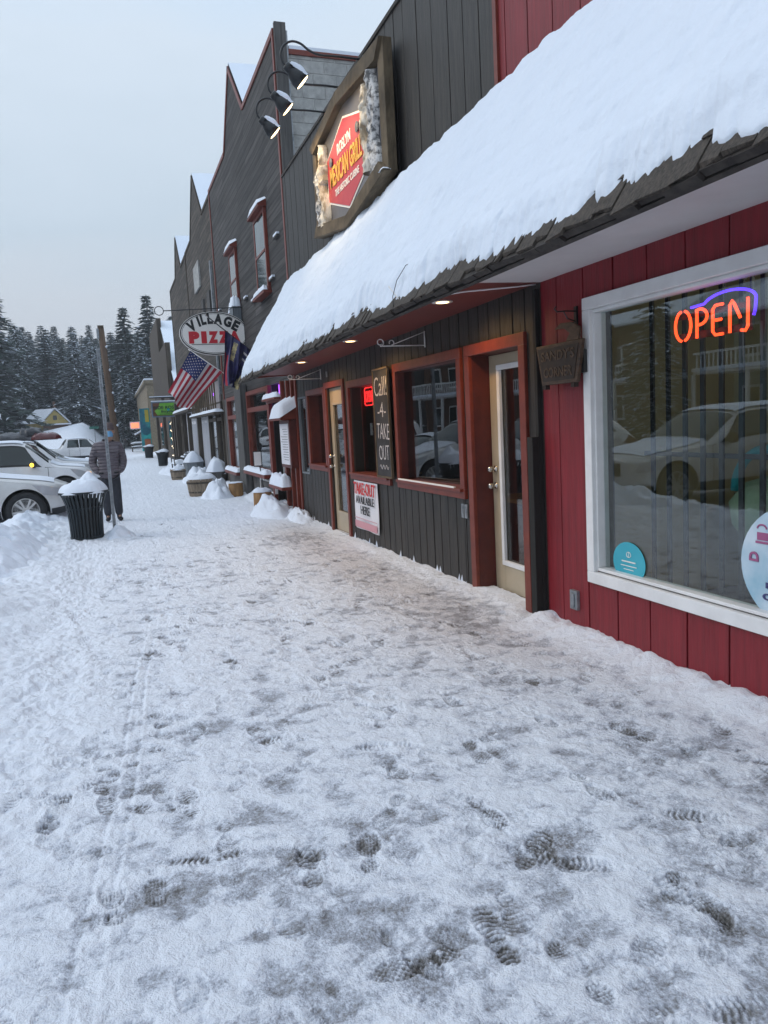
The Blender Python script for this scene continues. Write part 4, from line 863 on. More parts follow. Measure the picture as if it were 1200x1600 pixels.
# shop fronts of the next two
def lower(b_, y0, y1, ops, mats, wood='old_wood', sh=2.62):
    boards('lower_wall', wood, b_, y0, y1, -.1, 2.44, .30, ops, jit=.3)
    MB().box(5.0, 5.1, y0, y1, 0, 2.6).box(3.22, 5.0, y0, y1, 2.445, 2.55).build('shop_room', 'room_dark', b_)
    for (a, c, z0, z1), mt_ in zip(ops, mats): lowwin(b_, a, c, z0, z1, .05, 'banner_white' if c-a < .9 else 'old_wood', 1.9 if z1 > 2.2 else None, back=mt_, snow=z0 > .2)
lower(b3, 22.05, 29.3, [(22.4, 23.5, .3, 2.4), (23.7, 25.6, .1, 2.4), (25.9, 26.7, .1, 2.35), (27.0, 27.6, .1, 2.35), (28.0, 29.0, .3, 2.35)], ['pale_curtain', 'curtain', 'pale_curtain', 'pale_curtain', None])
lower(b4, 29.34, 36.9, [(29.6, 30.2, .1, 2.4), (30.5, 31.1, .1, 2.4), (31.5, 32.1, .1, 2.4), (32.5, 33.2, .1, 2.4), (34.5, 36, .4, 2.3)], ['pale_curtain', 'pale_curtain', None, 'pale_curtain', None])
MB().box(2.74, 3.04, 22.1, 29.2, 2.05, 2.10).build('ledge', 'old_wood', b3); ledge_snow(b3, 2.72, 3.04, 22.1, 29.2, 2.10, .09)
k = MB(); 
for y in np.arange(22.2, 29, .5): k.box(2.80, 2.84, y-.03, y+.03, 2.2, 3.1)
k.box(2.79, 2.85, 22.1, 29.1, 3.1, 3.16); k.build('balcony_rail', 'frame_wood', b3)
MB().box(3.0, 3.045, 22.6, 25.2, 2.2, 3.0).build('amber_glass', 'curtain', b3); MB().box(2.985, 2.998, 23.6, 24.0, 2.62, 2.70).build('neon_strip', 'neon_purple', b3)
MB().box(2.72, 3.04, 29.4, 36.8, 2.35, 2.42).build('ledge', 'old_wood', b4); ledge_snow(b4, 2.70, 3.04, 29.4, 36.8, 2.42, .12)
MB().prism([(3.05, 3.3), (2.8, 2.95), (2.8, 2.88), (3.05, 3.2)], 29.4, 36.8, 'y').build('porch_roof', 'grey_wood', b4)
MB().box(3.0, 3.055, 25.2, 26.7, 6.1, 6.9).build('faded_sign', 'cinder', b3); MB().box(2.99, 3.055, 23.0, 23.6, 4.2, 5.6).build('shutter', 'grey_wood', b3); MB().box(2.99, 3.055, 24.6, 25.0, 4.2, 5.6).build('shutter', 'grey_wood', b3)
MB().box(2.99, 3.055, 22.4, 22.55, 2.6, 6.3).build('downpipe', 'galv', b3)
for y in (27.7, 31.3, 33.8): MB().box(2.86, 3.04, y, y+.22, 0, 2.3).build('post', 'old_wood', b4 if y > 29 else b3)

# --- farther buildings
b5 = empty('gabled_shop', (3.05, 50, 0), 'brown timber shop with a stepped front and a broad snowy roof far down the pavement', 'shop')
MB().prism([(42.6, 0), (57, 0), (57, 8.3), (48, 8.3), (48, 6.3), (42.6, 6.3)], 3.05, 3.3).build('front_wall', 'old_wood', b5)
k = MB().add([(3.3, 40.0, 3.2), (3.3, 49.0, 8.1), (3.3, 57, 3.6), (14, 40, 3.2), (14, 49, 8.1), (14, 57, 3.6)], [(0, 1, 2), (3, 5, 4), (0, 3, 4, 1), (1, 4, 5, 2), (0, 2, 5, 3)]).build('roof', 'shingle_edge', b5)
MB().grid(lambda u, v: (3.25+10.8*u, 39.8+9.2*v, 3.3+5.0*v), 6, 6).grid(lambda u, v: (3.25+10.8*u, 57.2-8.2*v, 3.7+4.6*v), 6, 6).build('roof_snow', 'roof_snow', k, smooth=True)
MB().box(3.3, 14, 40.3, 56.8, 0, 3.2).build('side_wall', 'brown_house', b5)
for a, c in ((43.2, 44.6), (50, 52)): MB().box(3.02, 3.05, a, c, .8, 2.2).build('window', 'car_glass', b5)
for a in (47, 54): MB().box(2.9, 3.04, a, a+.5, 0, 3.6).build('post', 'old_wood', b5)
gp = empty('low_shop', (3.05, 39, 0), 'low dark timber shop strung with lights between the pointed fronts and the gabled shop', 'shop')
MB().box(3.10, 9, 36.95, 42.55, 0, 2.9).build('wall', 'old_wood', gp); MB().box(3.0, 3.1, 40.2, 41.8, 0, 2.75).build('dark_doorway', 'teal_dark', gp)
MB().box(3.0, 9, 36.95, 42.55, 2.9, 3.1).build('roof_snow', 'roof_snow', gp)
for y in (37.2, 38.6, 39.9): MB().box(2.86, 3.08, y, y+.35, 0, 2.9).build('post', 'old_wood', gp)
sl2 = empty('string_lights', (2.9, 41, 0), 'small warm string lights hung down a dark doorway beside the green shop sign', 'string lights')
k = MB(); wr = MB()
for y, n in ((40.3, 6), (41.1, 5), (41.9, 6)):
    wr.tube([(2.95, y, 2.6), (2.95, y+.05, 1.5), (2.95, y, .3)], .008, 5)
    for i in range(n): z = .4+i*.42+random.uniform(-.08, .08); k.lathe([(.01, -.03), (.032, 0), (.01, .03)], (2.93, y+random.uniform(-.06, .06), z), 8)
wr.build('wire', 'black_metal', sl2); k.build('bulbs', 'bulb_soft', sl2)
b6 = empty('stone_building', (3.05, 80, 0), 'tan stone building corner at the far end of the row', 'building')
MB().box(2.9, 12, 64, 90, -.2, 5.5).build('wall', 'stone_wall', b6); MB().box(2.7, 12.2, 63.8, 90.2, 5.5, 5.75).build('cornice', 'stone_wall', b6); MB().box(2.75, 12.1, 63.9, 90.1, 5.751, 5.9).build('roof_snow', 'roof_snow', b6)
for a in (67, 72, 80): MB().box(2.85, 2.9, a, a+2, 1, 3).build('window', 'car_glass', b6)
b7 = empty('painted_board', (2.6, 58, 0), 'tall teal painted board with yellow and orange patches on the end of the timber shop', 'mural')
MB().box(1.95, 2.62, 57.1, 57.3, .35, 3.35).build('board', 'mural', b7); MB().box(2.3, 2.55, 57.05, 57.097, 2.4, 3.25).build('yellow_patch', 'mural_yellow', b7); MB().box(2.15, 2.55, 57.05, 57.097, .36, 1.2).build('orange_patch', 'mural_orange', b7)
MB().lathe([(.0, 0), (.3, .01), (.0, .02)], (2.3, 57.09, 1.75), 7, (0, -1, 0)).build('star_patch', 'teal_dark', b7)
os_ = empty('lit_orange_sign', (2.3, 68, 2.6), 'glowing orange red shop sign at the far end of the pavement', 'sign')
MB().box(1.48, 2.3, 68, 68.2, 2.0, 2.62).build('cabinet', 'banner_white', os_); MB().box(1.57, 2.2, 67.97, 67.997, 2.1, 2.52).build('face', 'sign_glow', os_); MB().tube([(2.9, 68.1, 2.7), (1.5, 68.1, 2.7)], .03, 6).build('arm', 'black_metal', os_)
cp = empty('entrance_canopy', (2.3, 70, 2), 'small peaked snowy canopy below the glowing orange sign', 'canopy')
MB().prism([(2.9, 2.0), (1.9, 1.5), (1.9, 1.4), (2.9, 1.85)], 69, 72, 'y').build('roof', 'old_wood', cp); MB().prism([(2.9, 2.12), (1.88, 1.62), (1.88, 1.505), (2.9, 2.005)], 68.95, 72, 'y').build('snow', 'snow', cp)

# --- hanging signs and flags
ps = empty('pizza_sign', (2.4, 18, 3.75), 'oval white VILLAGE PIZZA sign with black and red letters hanging from an iron bar', 'sign')
cx, cz, hx, hz = 2.39, 3.76, .775, .485
def oval(k, ax, az, y0, y1, n=56): k.prism([(cx+ax*math.cos(2*math.pi*i/n), cz+az*math.sin(2*math.pi*i/n)) for i in range(n)], y0, y1, 'y'); return k
oval(MB(), hx, hz, 17.97, 18.03).build('panel', 'sign_white', ps)
oval(MB(), hx-.012, hz-.012, 17.960, 17.9695).build('border', 'ink_black', ps); oval(MB(), hx-.035, hz-.035, 17.950, 17.9595).build('face', 'sign_white', ps)
oval(MB(), hx-.05, hz-.05, 17.945, 17.9495).build('face_line', 'ink_black', ps); oval(MB(), hx-.058, hz-.058, 17.938, 17.9445).build('face', 'sign_white', ps)
k = MB(); an = [130, 112, 99, 84, 64, 45, 28]
for ch, xx, zz, ro, ww in zip('VILLAGE', (-.50, -.34, -.235, -.085, .10, .31, .485), (.165, .265, .305, .325, .315, .255, .165), (.50, .30, .2, .05, -.12, -.33, -.52), (.17, .045, .10, .11, .17, .16, .13)):
    add_text(k, ch, (cx+xx, 17.934, cz+zz), FX, WU, ww*1.12, .235, .06, rot=ro)
k.build('lettering', 'ink_black', ps)
k = MB()
for ch, xx, ww in zip('PIZZA', (-.46, -.245, -.04, .19, .44), (.235, .12, .22, .22, .27)): add_text(k, ch, (cx+xx, 17.934, cz-.085), FX, WU, ww, .265, .09)
k.build('lettering', 'ink_pizza', ps); MB().box(cx-.53, cx+.50, 17.930, 17.9375, cz-.245, cz-.235).build('underline', 'ink_black', ps)
k = MB().tube([(3.06, 18, 4.345), (1.32, 18, 4.27)], .012, 6); k.tube([(1.22+.095*math.cos(a), 18, 4.27+.095*math.sin(a)) for a in np.linspace(0, 6.2832, 22)], .010, 6)
k.tube([(1.95, 18, 4.30), (1.95, 18, 4.18)], .006, 5).tube([(2.85, 18, 4.33), (2.85, 18, 4.15)], .006, 5).tube([(2.45, 18, 3.28), (2.45, 18, 2.95)], .012, 6).build('bar', 'black_metal', ps)
# US flag
uf = empty('us_flag', (2.5, 18.7, 2.8), 'United States flag on a white pole angled out under the pizza sign', 'flag')
A, B, C_, D = Vector((1.90, 0, 3.46)), Vector((2.60, 0, 2.95)), Vector((1.74, 0, 2.09)), Vector((1.32, 0, 2.53))
def flagP(u, v):          # u along the fly, v down the hoist
    p = (A*(1-v)+B*v)*(1-u)+(D*(1-v)+C_*v)*u
    # the lower half is pinched up where the pole lifts it: fold between canton and stripes
    p.y = 18.7+.10*math.sin(v*9.5+u*2.2)*(.25+.75*u)+.06*math.sin(u*8+v*3); p.z += -.05*math.sin(v*math.pi)*u+.055*math.exp(-((v-.52)/.16)**2)*-1*(.3+u); p.x += .03*math.sin(v*9.5)*u
    return p
def fm(u, v):
    if u < .42 and v < 7/13: return 2
    return 0 if int(v*13) % 2 == 0 else 1
fl = MB().grid(flagP, 50, 78, fm).build('cloth', ['flag_red', 'flag_white', 'flag_blue'], uf, smooth=True)
k = MB()
for r_ in range(9):
    for c_ in range(6 if r_ % 2 == 0 else 5):
        u = .035+(c_+(0 if r_ % 2 == 0 else .5))*.07; v = (r_+.7)*(7/13)/9.6; c0 = flagP(u, v); tu = (flagP(u+.01, v)-c0).normalized(); tv = (flagP(u, v+.01)-c0).normalized(); nn = tu.cross(tv).normalized()
        nn = nn if nn.y < 0 else -nn
        k.add([c0+nn*.006+(tu*math.cos(q*math.pi/5)+tv*math.sin(q*math.pi/5))*(.022 if q % 2 == 0 else .009) for q in range(10)], [tuple(range(10))])
k.build('stars', 'flag_white', fl)
MB().tube([(3.05, 18.75, 2.62), (1.86, 18.76, 3.50)], .012, 8).build('pole', 'white_paint', uf, smooth=True)
# dark flag
df = empty('dark_flag', (2.8, 16, 3), 'furled navy and gold flag on a black pole in front of the pizza sign', 'flag')
pa, pb_ = Vector((2.02, 16, 3.85)), Vector((3.05, 16.05, 3.0))
MB().tube([pa, pb_], .012, 8).build('pole', 'black_metal', df, smooth=True); MB().lathe([(.0, -.02), (.02, 0), (.012, .03), (.03, .05), (.0, .10)], pa, 10, (-.77, 0, .64)).build('finial', 'chrome', df, smooth=True)
def fd(u, v):
    top = Vector((2.34, 15.98, 3.57)).lerp(Vector((2.88, 16.0, 3.14)), u); bot = Vector((2.26+.02*u, 15.95, 2.53)).lerp(Vector((2.50, 16.0, 2.40)), u)
    p = top.lerp(bot, v); s = .02+.07*v; p.y += s*math.sin(u*21)+.05*math.sin(u*9+v*2.5); p.x += .035*math.sin(u*11+v*4)*(v+.2)+.07*math.sin(v*math.pi)*(u-.3)*1.2; p.z += .08*math.cos(u*19)*v*.5
    return p
def fdm(u, v):
    if .36 < u+.18*v < .48 and v > .08 and v < .5: return 1
    if .80 < u+.06*math.sin(v*9) < .93 and v > .35: return 1
    if u > .68 and v > .1 and v < .42 and int(v*20) % 3 == 0: return 3
    if (u < .07 or .14 < u < .19) and v > .4: return 2
    if u > .93: return 2
    return 0
MB().grid(fd, 60, 40, fdm).build('cloth', ['flag_navy', 'flag_gold', 'flag_red', 'flag_white'], df, smooth=True)
# bicycle shop sign
rs_ = empty('bicycle_sign', (2.5, 38, 2.9), 'green RIDE ROSLYN Bicycles sign in a blue grey frame hanging past the flags', 'sign')
RX0, RX1, RZ0, RZ1 = 1.86, 3.38, 2.32, 3.05
k = MB().box(RX0, RX1, 38.0, 38.1, RZ0, RZ0+.06).box(RX0, RX1, 38.0, 38.1, RZ1-.06, RZ1).box(RX0, RX0+.06, 38.0, 38.1, RZ0+.06, RZ1-.06).box(RX1-.06, RX1, 38.0, 38.1, RZ0+.06, RZ1-.06).build('frame', 'ride_frame', rs_)
MB().box(RX0+.06, RX1-.06, 38.03, 38.08, RZ0+.06, RZ1-.06).build('panel', 'ride_brown', rs_)
MB().prism([(2.10, 2.42), (3.15, 2.40), (3.30, 2.5), (3.30, 2.98), (2.25, 2.98), (2.18, 2.8), (2.0, 2.62)], 38.015, 38.028, 'y').build('green_field', 'ride_green', rs_)
k = MB(); add_text(k, 'RIDE ROSLYN', (2.62, 38.005, 2.77), FX, WU, 1.32, .15, .02); add_text(k, 'Bicycles', (2.62, 38.005, 2.57), FX, WU, .66, .14, .02); k.box(2.25, 3.0, 38.0, 38.012, 2.455, 2.47); k.build('lettering', 'ride_text', rs_)
MB().lathe([(.0, 0), (.07, .004), (.0, .008)], (2.62, 38.012, 2.68), 16, (0, -1, 0)).build('emblem', 'teal', rs_)
MB().box(RX0, RX1, 38.0, 38.12, RZ1+.001, RZ1+.05).box(1.8, 3.1, 38.0, 38.1, 3.27, 3.31).build('snow_cap', 'snow', rs_); MB().tube([(3.1, 38.05, 3.24), (1.8, 38.05, 3.24)], .03, 6).tube([(2.1, 38.05, 3.24), (2.1, 38.05, 3.05)], .01, 5).tube([(2.9, 38.05, 3.24), (2.9, 38.05, 3.05)], .01, 5).build('arm', 'black_metal', rs_)

# --- things on the pavement
def heap(name, lab, x, y, rx, ry, h, seed, group=None):
    def fn(u, v):
        a = u*2*math.pi; r = v; px, py = x+rx*r*math.cos(a)*(1+.12*math.sin(3*a+seed)), y+ry*r*math.sin(a)*(1+.12*math.cos(2*a+seed))
        z = h*max(0, math.cos(r*math.pi/2))**1.2*(1+1.9*(float(fbm(np.array(px), np.array(py), .20, 4, .6, seed))-.5)*(.35+r))+.10*(float(fbm(np.array(px*2.), np.array(py*2.), .12, 2, .5, seed+2))-.5)
        return (px, py, z-.04*r)
    o = MB().grid(fn, 36, 12).build(name, 'snow', None, smooth=True, origin=(x, y, 0)); return tag(o, lab, 'snow heap', group)
heap('snow_heap', 'snow heap in front of the log stump nearest the restaurant', 2.66, 14.1, .44, .9, .33, 3)
heap('snow_heap', 'warm lit snow heap between the half barrel and the farther log stump', 2.28, 18.5, .42, .7, .40, 5)
heap('snow_heap', 'long low snow heap beside the small half barrel', 2.42, 24.6, .55, 1.6, .46, 8)
heap('snow_heap', 'low snow mound around the foot of the steel post', -.02, 12.75, .30, .34, .20, 12)
heap('snow_heap', 'small snow ridge along the wall by the menu case', 2.9, 12.75, .22, .8, .20, 14)
heap('snow_heap', 'low snow pile near the bench and black bin', 2.2, 31.5, .6, 3.0, .35, 17)
def snow_dome(x, y, z, r, h, parent, seed=0, jit=.12):
    def fn(u, v):
        a = u*2*math.pi; rr = r*v*(1+jit*math.sin(2*a+seed)*v*.5); q = math.cos(v*math.pi/2)
        return (x+rr*math.cos(a), y+rr*math.sin(a), z+h*(max(0, q)**.7)*(1+.22*math.sin(a*2+seed)*v+1.1*(float(fbm(np.array(x+rr*math.cos(a)), np.array(y+rr*math.sin(a)), .15, 3, .55, seed+1))-.5))+(.01 if v < 1 else 0))
    return MB().grid(fn, 36, 14).build('snow_cap', 'snow', parent, smooth=True)
# log stumps
def stump(x, y, r, h, lab, sn):
    s_ = empty('log_stump', (x, y, 0), lab, 'stump'); MB().lathe([(r*1.02, -.05), (r, .02), (r*.98, h-.01), (r*.95, h)], (x, y, 0), 26, jit=.012).build('log', 'log_wood', s_, smooth=False, auto=35)
    snow_dome(x, y, h-.005, r*1.02, sn, s_, 1)
stump(2.66, 18.35, .17, .33, 'upright log stump with a thin snow top beside the half barrel', .02); stump(2.72, 15.2, .185, .33, 'upright log stump with snow on top under the menu stand', .09)
# menu stand
ms = empty('menu_stand', (2.84, 15.9, 0), 'slim black menu stand with a white card in front of the pizza shop window', 'stand')
MB().tube([(2.88, 15.9, .3), (2.80, 15.9, 1.12)], .012, 6).build('pole', 'black_metal', ms); MB().box(2.70, 2.88, 15.86, 15.875, .80, 1.12).build('holder', 'black_metal', ms); MB().box(2.715, 2.86, 15.853, 15.858, .82, 1.10).build('card', 'sign_white', ms); MB().lathe([(.14, 0), (.14, .02), (.02, .03)], (2.88, 15.9, .30), 14).build('foot', 'black_metal', ms)
# half barrels
def barrel(x, y, r, h, lab, seed):
    s_ = empty('half_barrel', (x, y, 0), lab, 'planter'); k = MB()
    n = 22
    for i in range(n):
        a0, a1 = 2*math.pi*i/n+.012, 2*math.pi*(i+1)/n-.012; rr = 1+random.uniform(-.01, .01); v = []
        for z, q in ((-.05, .84), (h*.5, .95), (h, 1.0)):
            for a in (a0, a1): v.append((x+r*q*rr*math.cos(a), y+r*q*rr*math.sin(a), z))
        for z, q in ((h, .93), (-.05, .78)):
            for a in (a0, a1): v.append((x+r*q*math.cos(a), y+r*q*math.sin(a), z))
        k.add(v, [(0, 1, 3, 2), (2, 3, 5, 4), (4, 5, 7, 6), (6, 7, 9, 8)])
    k.build('staves', 'barrel_wood', s_); MB().lathe([(r*.995, h*.74), (r*1.005, h*.74), (r*1.01, h*.84), (r*1.0, h*.84)], (x, y, 0), 44).lathe([(r*.885, h*.2), (r*.90, h*.2), (r*.915, h*.3), (r*.9, h*.3)], (x, y, 0), 44).build('hoop', 'old_wood', s_)
    snow_dome(x, y, h-.03, r*.99, .15, s_, seed)
barrel(1.98, 19.4, .36, .42, 'large half barrel planter heaped with snow on the pavement edge of the shops', 2); barrel(1.98, 26.6, .26, .36, 'small half barrel planter beside the bench', 5)
# hexagonal planters with pyramids of snow
def hexp(x, y, r, h, sh, lab, mt_, seed):
    s_ = empty('hexagonal_planter', (x, y, 0), lab, 'planter', 'hexagonal planters'); MB().lathe([(r*.93, -.05), (r, h-.05), (r*1.05, h-.05), (r*1.05, h)], (x, y, 0), 6).build('box', mt_, s_, bevel=.006)
    def fn(u, v):
        a = u*2*math.pi; hexr = math.cos(math.pi/6)/math.cos((a % (math.pi/3))-math.pi/6); mixr = hexr*v+(1-v); rr = r*1.06*v**.8*mixr
        return (x+rr*math.cos(a), y+rr*math.sin(a), h+sh*(1-v**1.7)*(1+.5*(float(fbm(np.array(x+rr*math.cos(a)), np.array(y+rr*math.sin(a)), .2, 3, .55, seed))-.5)))
    MB().grid(fn, 36, 10).build('snow_cap', 'snow', s_, smooth=True)
hexp(2.78, 22.6, .31, .40, .42, 'grey brown hexagonal planter under a tall cone of snow', 'grey_wood', 1); hexp(2.60, 27.6, .34, .52, .36, 'blue grey hexagonal planter under a cone of snow, farther of the pair', 'box_grey', 2)
nb_ = empty('news_box', (2.72, 29.8, 0), 'blue newspaper box with snow on top beside the blue grey planter', 'newspaper box'); MB().box(2.5, 2.9, 29.6, 30.0, .15, .72).box(2.52, 2.56, 29.62, 29.66, 0, .15).box(2.84, 2.88, 29.62, 29.66, 0, .15).build('body', 'news_blue', nb_, bevel=.01); MB().box(2.55, 2.85, 29.585, 29.598, .4, .66).build('window', 'car_glass', nb_); ledge_snow(nb_, 2.48, 2.92, 29.58, 30.02, .72, .12)
# bench
be = empty('park_bench', (2.3, 29, 0), 'black ornate metal bench with snow on its seat along the shop fronts', 'bench')
k = MB()
for x in (2.0, 2.16, 2.32): k.box(x, x+.10, 28.2, 29.7, .42, .45)
k.build('seat', 'black_metal', be); k = MB()
for z in (.55, .66, .77): k.box(2.50, 2.53, 28.2, 29.7, z, z+.07)
k.build('backrest', 'black_metal', be)
for y in (28.25, 29.65):
    MB().tube([(1.98, y, 0), (2.02, y, .3), (2.0, y, .62), (2.3, y, .66), (2.46, y, .6)], .025, 6).tube([(2.5, y, 0), (2.44, y, .4), (2.55, y, .86)], .025, 6).tube([(2.0, y, .2), (2.25, y, .32), (2.46, y, .2)], .02, 6).build('side_frame', 'black_metal', be, smooth=True)
ledge_snow(be, 1.98, 2.46, 28.25, 29.65, .45, .13)
# bins
def bin_(x, y, lab, s=1.0, dome=.24):
    c = empty('litter_bin', (x, y, 0), lab, 'litter bin', 'slatted black litter bins along the pavement'); k = MB(); n = 30
    prof = [(.245, .02), (.248, .12), (.252, .26), (.262, .42), (.285, .56), (.325, .68), (.355, .735)]
    for i in range(n):
        a = 2*math.pi*i/n; da = .062; v = []
        for r, z in prof:
            for aa, rr in ((a-da, r), (a+da, r), (a+da, r-.008), (a-da, r-.008)): v.append((x+s*rr*math.cos(aa), y+s*rr*math.sin(aa), z*s))
        f = []
        for j in range(len(prof)-1):
            for q in range(4): f.append((j*4+q, j*4+(q+1) % 4, (j+1)*4+(q+1) % 4, (j+1)*4+q))
        k.add(v, f)
    k.build('slats', 'green_metal', c)
    def ring(z, r, t): return [(r*s-t, z*s-.014), (r*s+t, z*s-.014), (r*s+t, z*s+.014), (r*s-t, z*s+.014)]
    k = MB()
    for z, r, t in ((.745, .36, .012), (.04, .243, .01), (.5, .268, .006)): k.lathe(ring(z, r, t), (x, y, 0), 44)
    k.build('rings', 'green_metal', c); MB().lathe([(.20*s, .05), (.205*s, .40*s), (.215*s, .62*s), (.21*s, .63*s)], (x, y, 0), 24).build('liner', 'black_rubber', c)
    def fn(u, v):
        a = u*2*math.pi; rr = .375*s*v*(1+.03*math.sin(5*a)); q = math.cos(min(1, v)*math.pi/2)
        return (x+rr*math.cos(a), y+rr*math.sin(a), .75*s+dome*(q**.75)*(1+.34*math.cos(a-.3)*v*(1-v)*2.6+.16*math.sin(2*a+1)*v+.9*(float(fbm(np.array(x+rr*math.cos(a)), np.array(y+rr*math.sin(a)), .17, 3, .55, 7))-.5))-(.02 if v == 1 else 0))
    MB().grid(fn, 40, 14).build('snow_cap', 'snow', c, smooth=True); return c
bin_(-.50, 12.85, 'dark slatted litter bin heaped with snow beside the steel post, nearest of the bins'); bin_(2.20, 38.4, 'black slatted bin with snow below the string lights', .9, .14); bin_(2.15, 52, 'dark bin farthest down the pavement below the painted board', 1.0, .12)
# steel post, square perforated tube
sp1 = empty('steel_post', (-.09, 12.88, 0), 'tall perforated grey steel post with no sign beside the snow heaped bin', 'post')
k = MB(); H_ = 2.95; wv = .026
for (x0, x1, y0, y1) in ((-wv, wv, wv-.004, wv), (-wv, -wv+.004, -wv, wv), (wv-.004, wv, -wv, wv)): k.box(-.09+x0, -.09+x1, 12.88+y0, 12.88+y1, -.05, H_)
z = 0
k.box(-.09-wv+.004, -.09-.010, 12.88-wv, 12.88-wv+.004, -.05, H_).box(-.09+.010, -.09+wv-.004, 12.88-wv, 12.88-wv+.004, -.05, H_)
while z < H_-.04: k.box(-.09-.010, -.09+.010, 12.88-wv, 12.88-wv+.004, z, z+.030); z += .05
k.build('post', 'galv', sp1)
sp2 = empty('steel_post', (-.2, 45, -.2), 'short thin grey post far behind the person, next to the brown wooden pole', 'post')
MB().tube([(-.20, 45, -.3), (-.26, 45, 3.05)], .07, 8).lathe([(.09, 0), (.09, .05), (.0, .08)], (-.26, 45, 3.05), 8).build('shaft', 'galv', sp2)
wp = empty('utility_pole', (.25, 51, -.2), 'brown wooden utility pole standing behind the person and the tall steel post', 'pole')
MB().tube([(.33, 51, -.4), (.22, 51, 1.2), (.06, 51, 5), (-.08, 51, 8.2)], .23, 12, r1=.185).build('shaft', 'pole_wood', wp, smooth=True)
MB().box(-.34, -.20, 50.8, 51.0, 7.5, 8.1).build('bracket', 'galv', wp); MB().box(-.26, .10, 50.75, 51.2, 8.2, 8.28).build('cap', 'frame_wood', wp); k = MB()
for z, d in ((7.0, .18), (5.6, .2), (4.2, .2), (3.1, .2), (2.2, .2)): k.lathe([(.0, -.10), (.08, 0), (.0, .10)], (.27-.043*z+d, 50.85, z), 8)
k.build('snow_clumps', 'snow', wp, smooth=True)

# ------------------------------------------------------------------ person
t = MAT['jacket'].node_tree; N = t.nodes.new; L = t.links.new; wv_ = N('ShaderNodeTexWave'); wv_.wave_type = 'BANDS'; wv_.bands_direction = 'Z'; wv_.inputs['Scale'].default_value = 5.2; wv_.inputs['Distortion'].default_value = .6; wv_.inputs['Detail'].default_value = 1
tc = N('ShaderNodeTexCoord'); L(tc.outputs['Object'], wv_.inputs[0]); bp = [n for n in t.nodes if n.type == 'BUMP'][0]; L(wv_.outputs['Fac'], bp.inputs['Height']); bp.inputs['Strength'].default_value = .8; bp.inputs['Distance'].default_value = .03
def skin(name, mat, parent, verts, edges, root=0, sub=2, tf=lambda v: v):
    me = bpy.data.meshes.new(name); bm = bmesh.new(); ly = bm.verts.layers.skin.verify(); vs = []
    for (x, y, z, rx, ry) in verts:
        v = bm.verts.new(tf((x, y, z))); v[ly].radius = (rx, ry); vs.append(v)
    vs[root][ly].use_root = True
    for a, b in edges: bm.edges.new((vs[a], vs[b]))
    bm.to_mesh(me); bm.free(); me.materials.append(MAT[mat]); o = bpy.data.objects.new(name, me); col.objects.link(o); o.parent = parent
    s = o.modifiers.new('skin', 'SKIN'); s.use_smooth_shade = True
    q = o.modifiers.new('sub', 'SUBSURF'); q.levels = sub; q.render_levels = sub
    return o
pr = empty('person', (-.10, 15.15, .0), 'person in grey puffy jacket, knit beanie and blue face mask, hands in pockets', 'person', local=True)
pr.scale = (.88, .95, 1); pr.rotation_euler[2] = R(-4)
BV = [(0, 0, .92, .10, .085), (0, 0, 1.15, .11, .09), (0, .0, 1.36, .12, .09), (.03, -.01, 1.50, .055, .055), (.07, -.03, 1.60, .075, .09), (.075, -.03, 1.74, .075, .095),
      (-.19, .01, 1.37, .05, .05), (-.325, .068, 1.11, .036, .036), (-.25, -.05, .97, .028, .028), (-.185, -.115, .915, .03, .02),
      (.19, .01, 1.37, .05, .05), (.285, .05, 1.11, .036, .036), (.25, -.05, .97, .028, .028), (.185, -.115, .915, .03, .02),
      (-.09, 0, .83, .075, .075), (-.11, -.01, .48, .055, .055), (-.11, .03, .12, .036, .036), (-.115, -.06, .055, .034, .025),
      (.09, 0, .83, .075, .075), (.11, -.01, .48, .055, .055), (.11, .03, .12, .036, .036), (.14, -.06, .055, .034, .025)]
BE = [(0, 1), (1, 2), (2, 3), (3, 4), (4, 5), (2, 6), (6, 7), (7, 8), (8, 9), (2, 10), (10, 11), (11, 12), (12, 13), (0, 14), (14, 15), (15, 16), (16, 17), (0, 18), (18, 19), (19, 20), (20, 21)]
body = skin('body', 'skin', pr, BV, BE)
hd = MB().grid(lambda u, v: (.075+.082*math.sin(v*math.pi)*math.cos(u*2*math.pi), -.03+.103*math.sin(v*math.pi)*math.sin(u*2*math.pi)*(1 if math.sin(u*2*math.pi) > 0 else (.97+.1*math.exp(-((v-.55)/.08)**2)*max(0, -math.sin(u*2*math.pi))**12)), 1.67+.125*math.cos(v*math.pi)), 32, 20).build('head', 'skin', pr, smooth=True)
for s in (-1, 1):
    MB().lathe([(.0, -.004), (.011, 0), (.0, .006)], (.075+s*.032, -.125, 1.695), 10, (0, -1, 0)).build('eye', 'ink_white', hd, smooth=True); MB().lathe([(.0, -.001), (.005, 0), (.0, .003)], (.075+s*.032, -.131, 1.695), 8, (0, -1, 0)).build('pupil', 'ink_black', hd)
    MB().lathe([(.0, -.01), (.026, .0), (.0, .012)], (.075+s*.084, -.02, 1.66), 10, (s, 0, 0)).build('ear', 'skin', hd, smooth=True)
MB().grid(lambda u, v: (.075+(.074-.02*abs(v-.5))*math.sin((u-.5)*2.4)*1.0, -.03-.110*math.cos((u-.5)*2.2)-.018*math.exp(-((u-.5)/.2)**2)*(1-v*.6), 1.575+.105*v-.01*abs(u-.5)), 16, 10).build('face_mask', 'mask', hd, smooth=True)
MB().grid(lambda u, v: (.075+.095*math.cos(u*2*math.pi)*math.cos(v*math.pi/2)**.6, -.03+.113*math.sin(u*2*math.pi)*math.cos(v*math.pi/2)**.6, 1.705+.13*math.sin(v*math.pi/2)+(.004*math.sin(u*80))), 40, 14).build('beanie', 'beanie', pr, smooth=True)
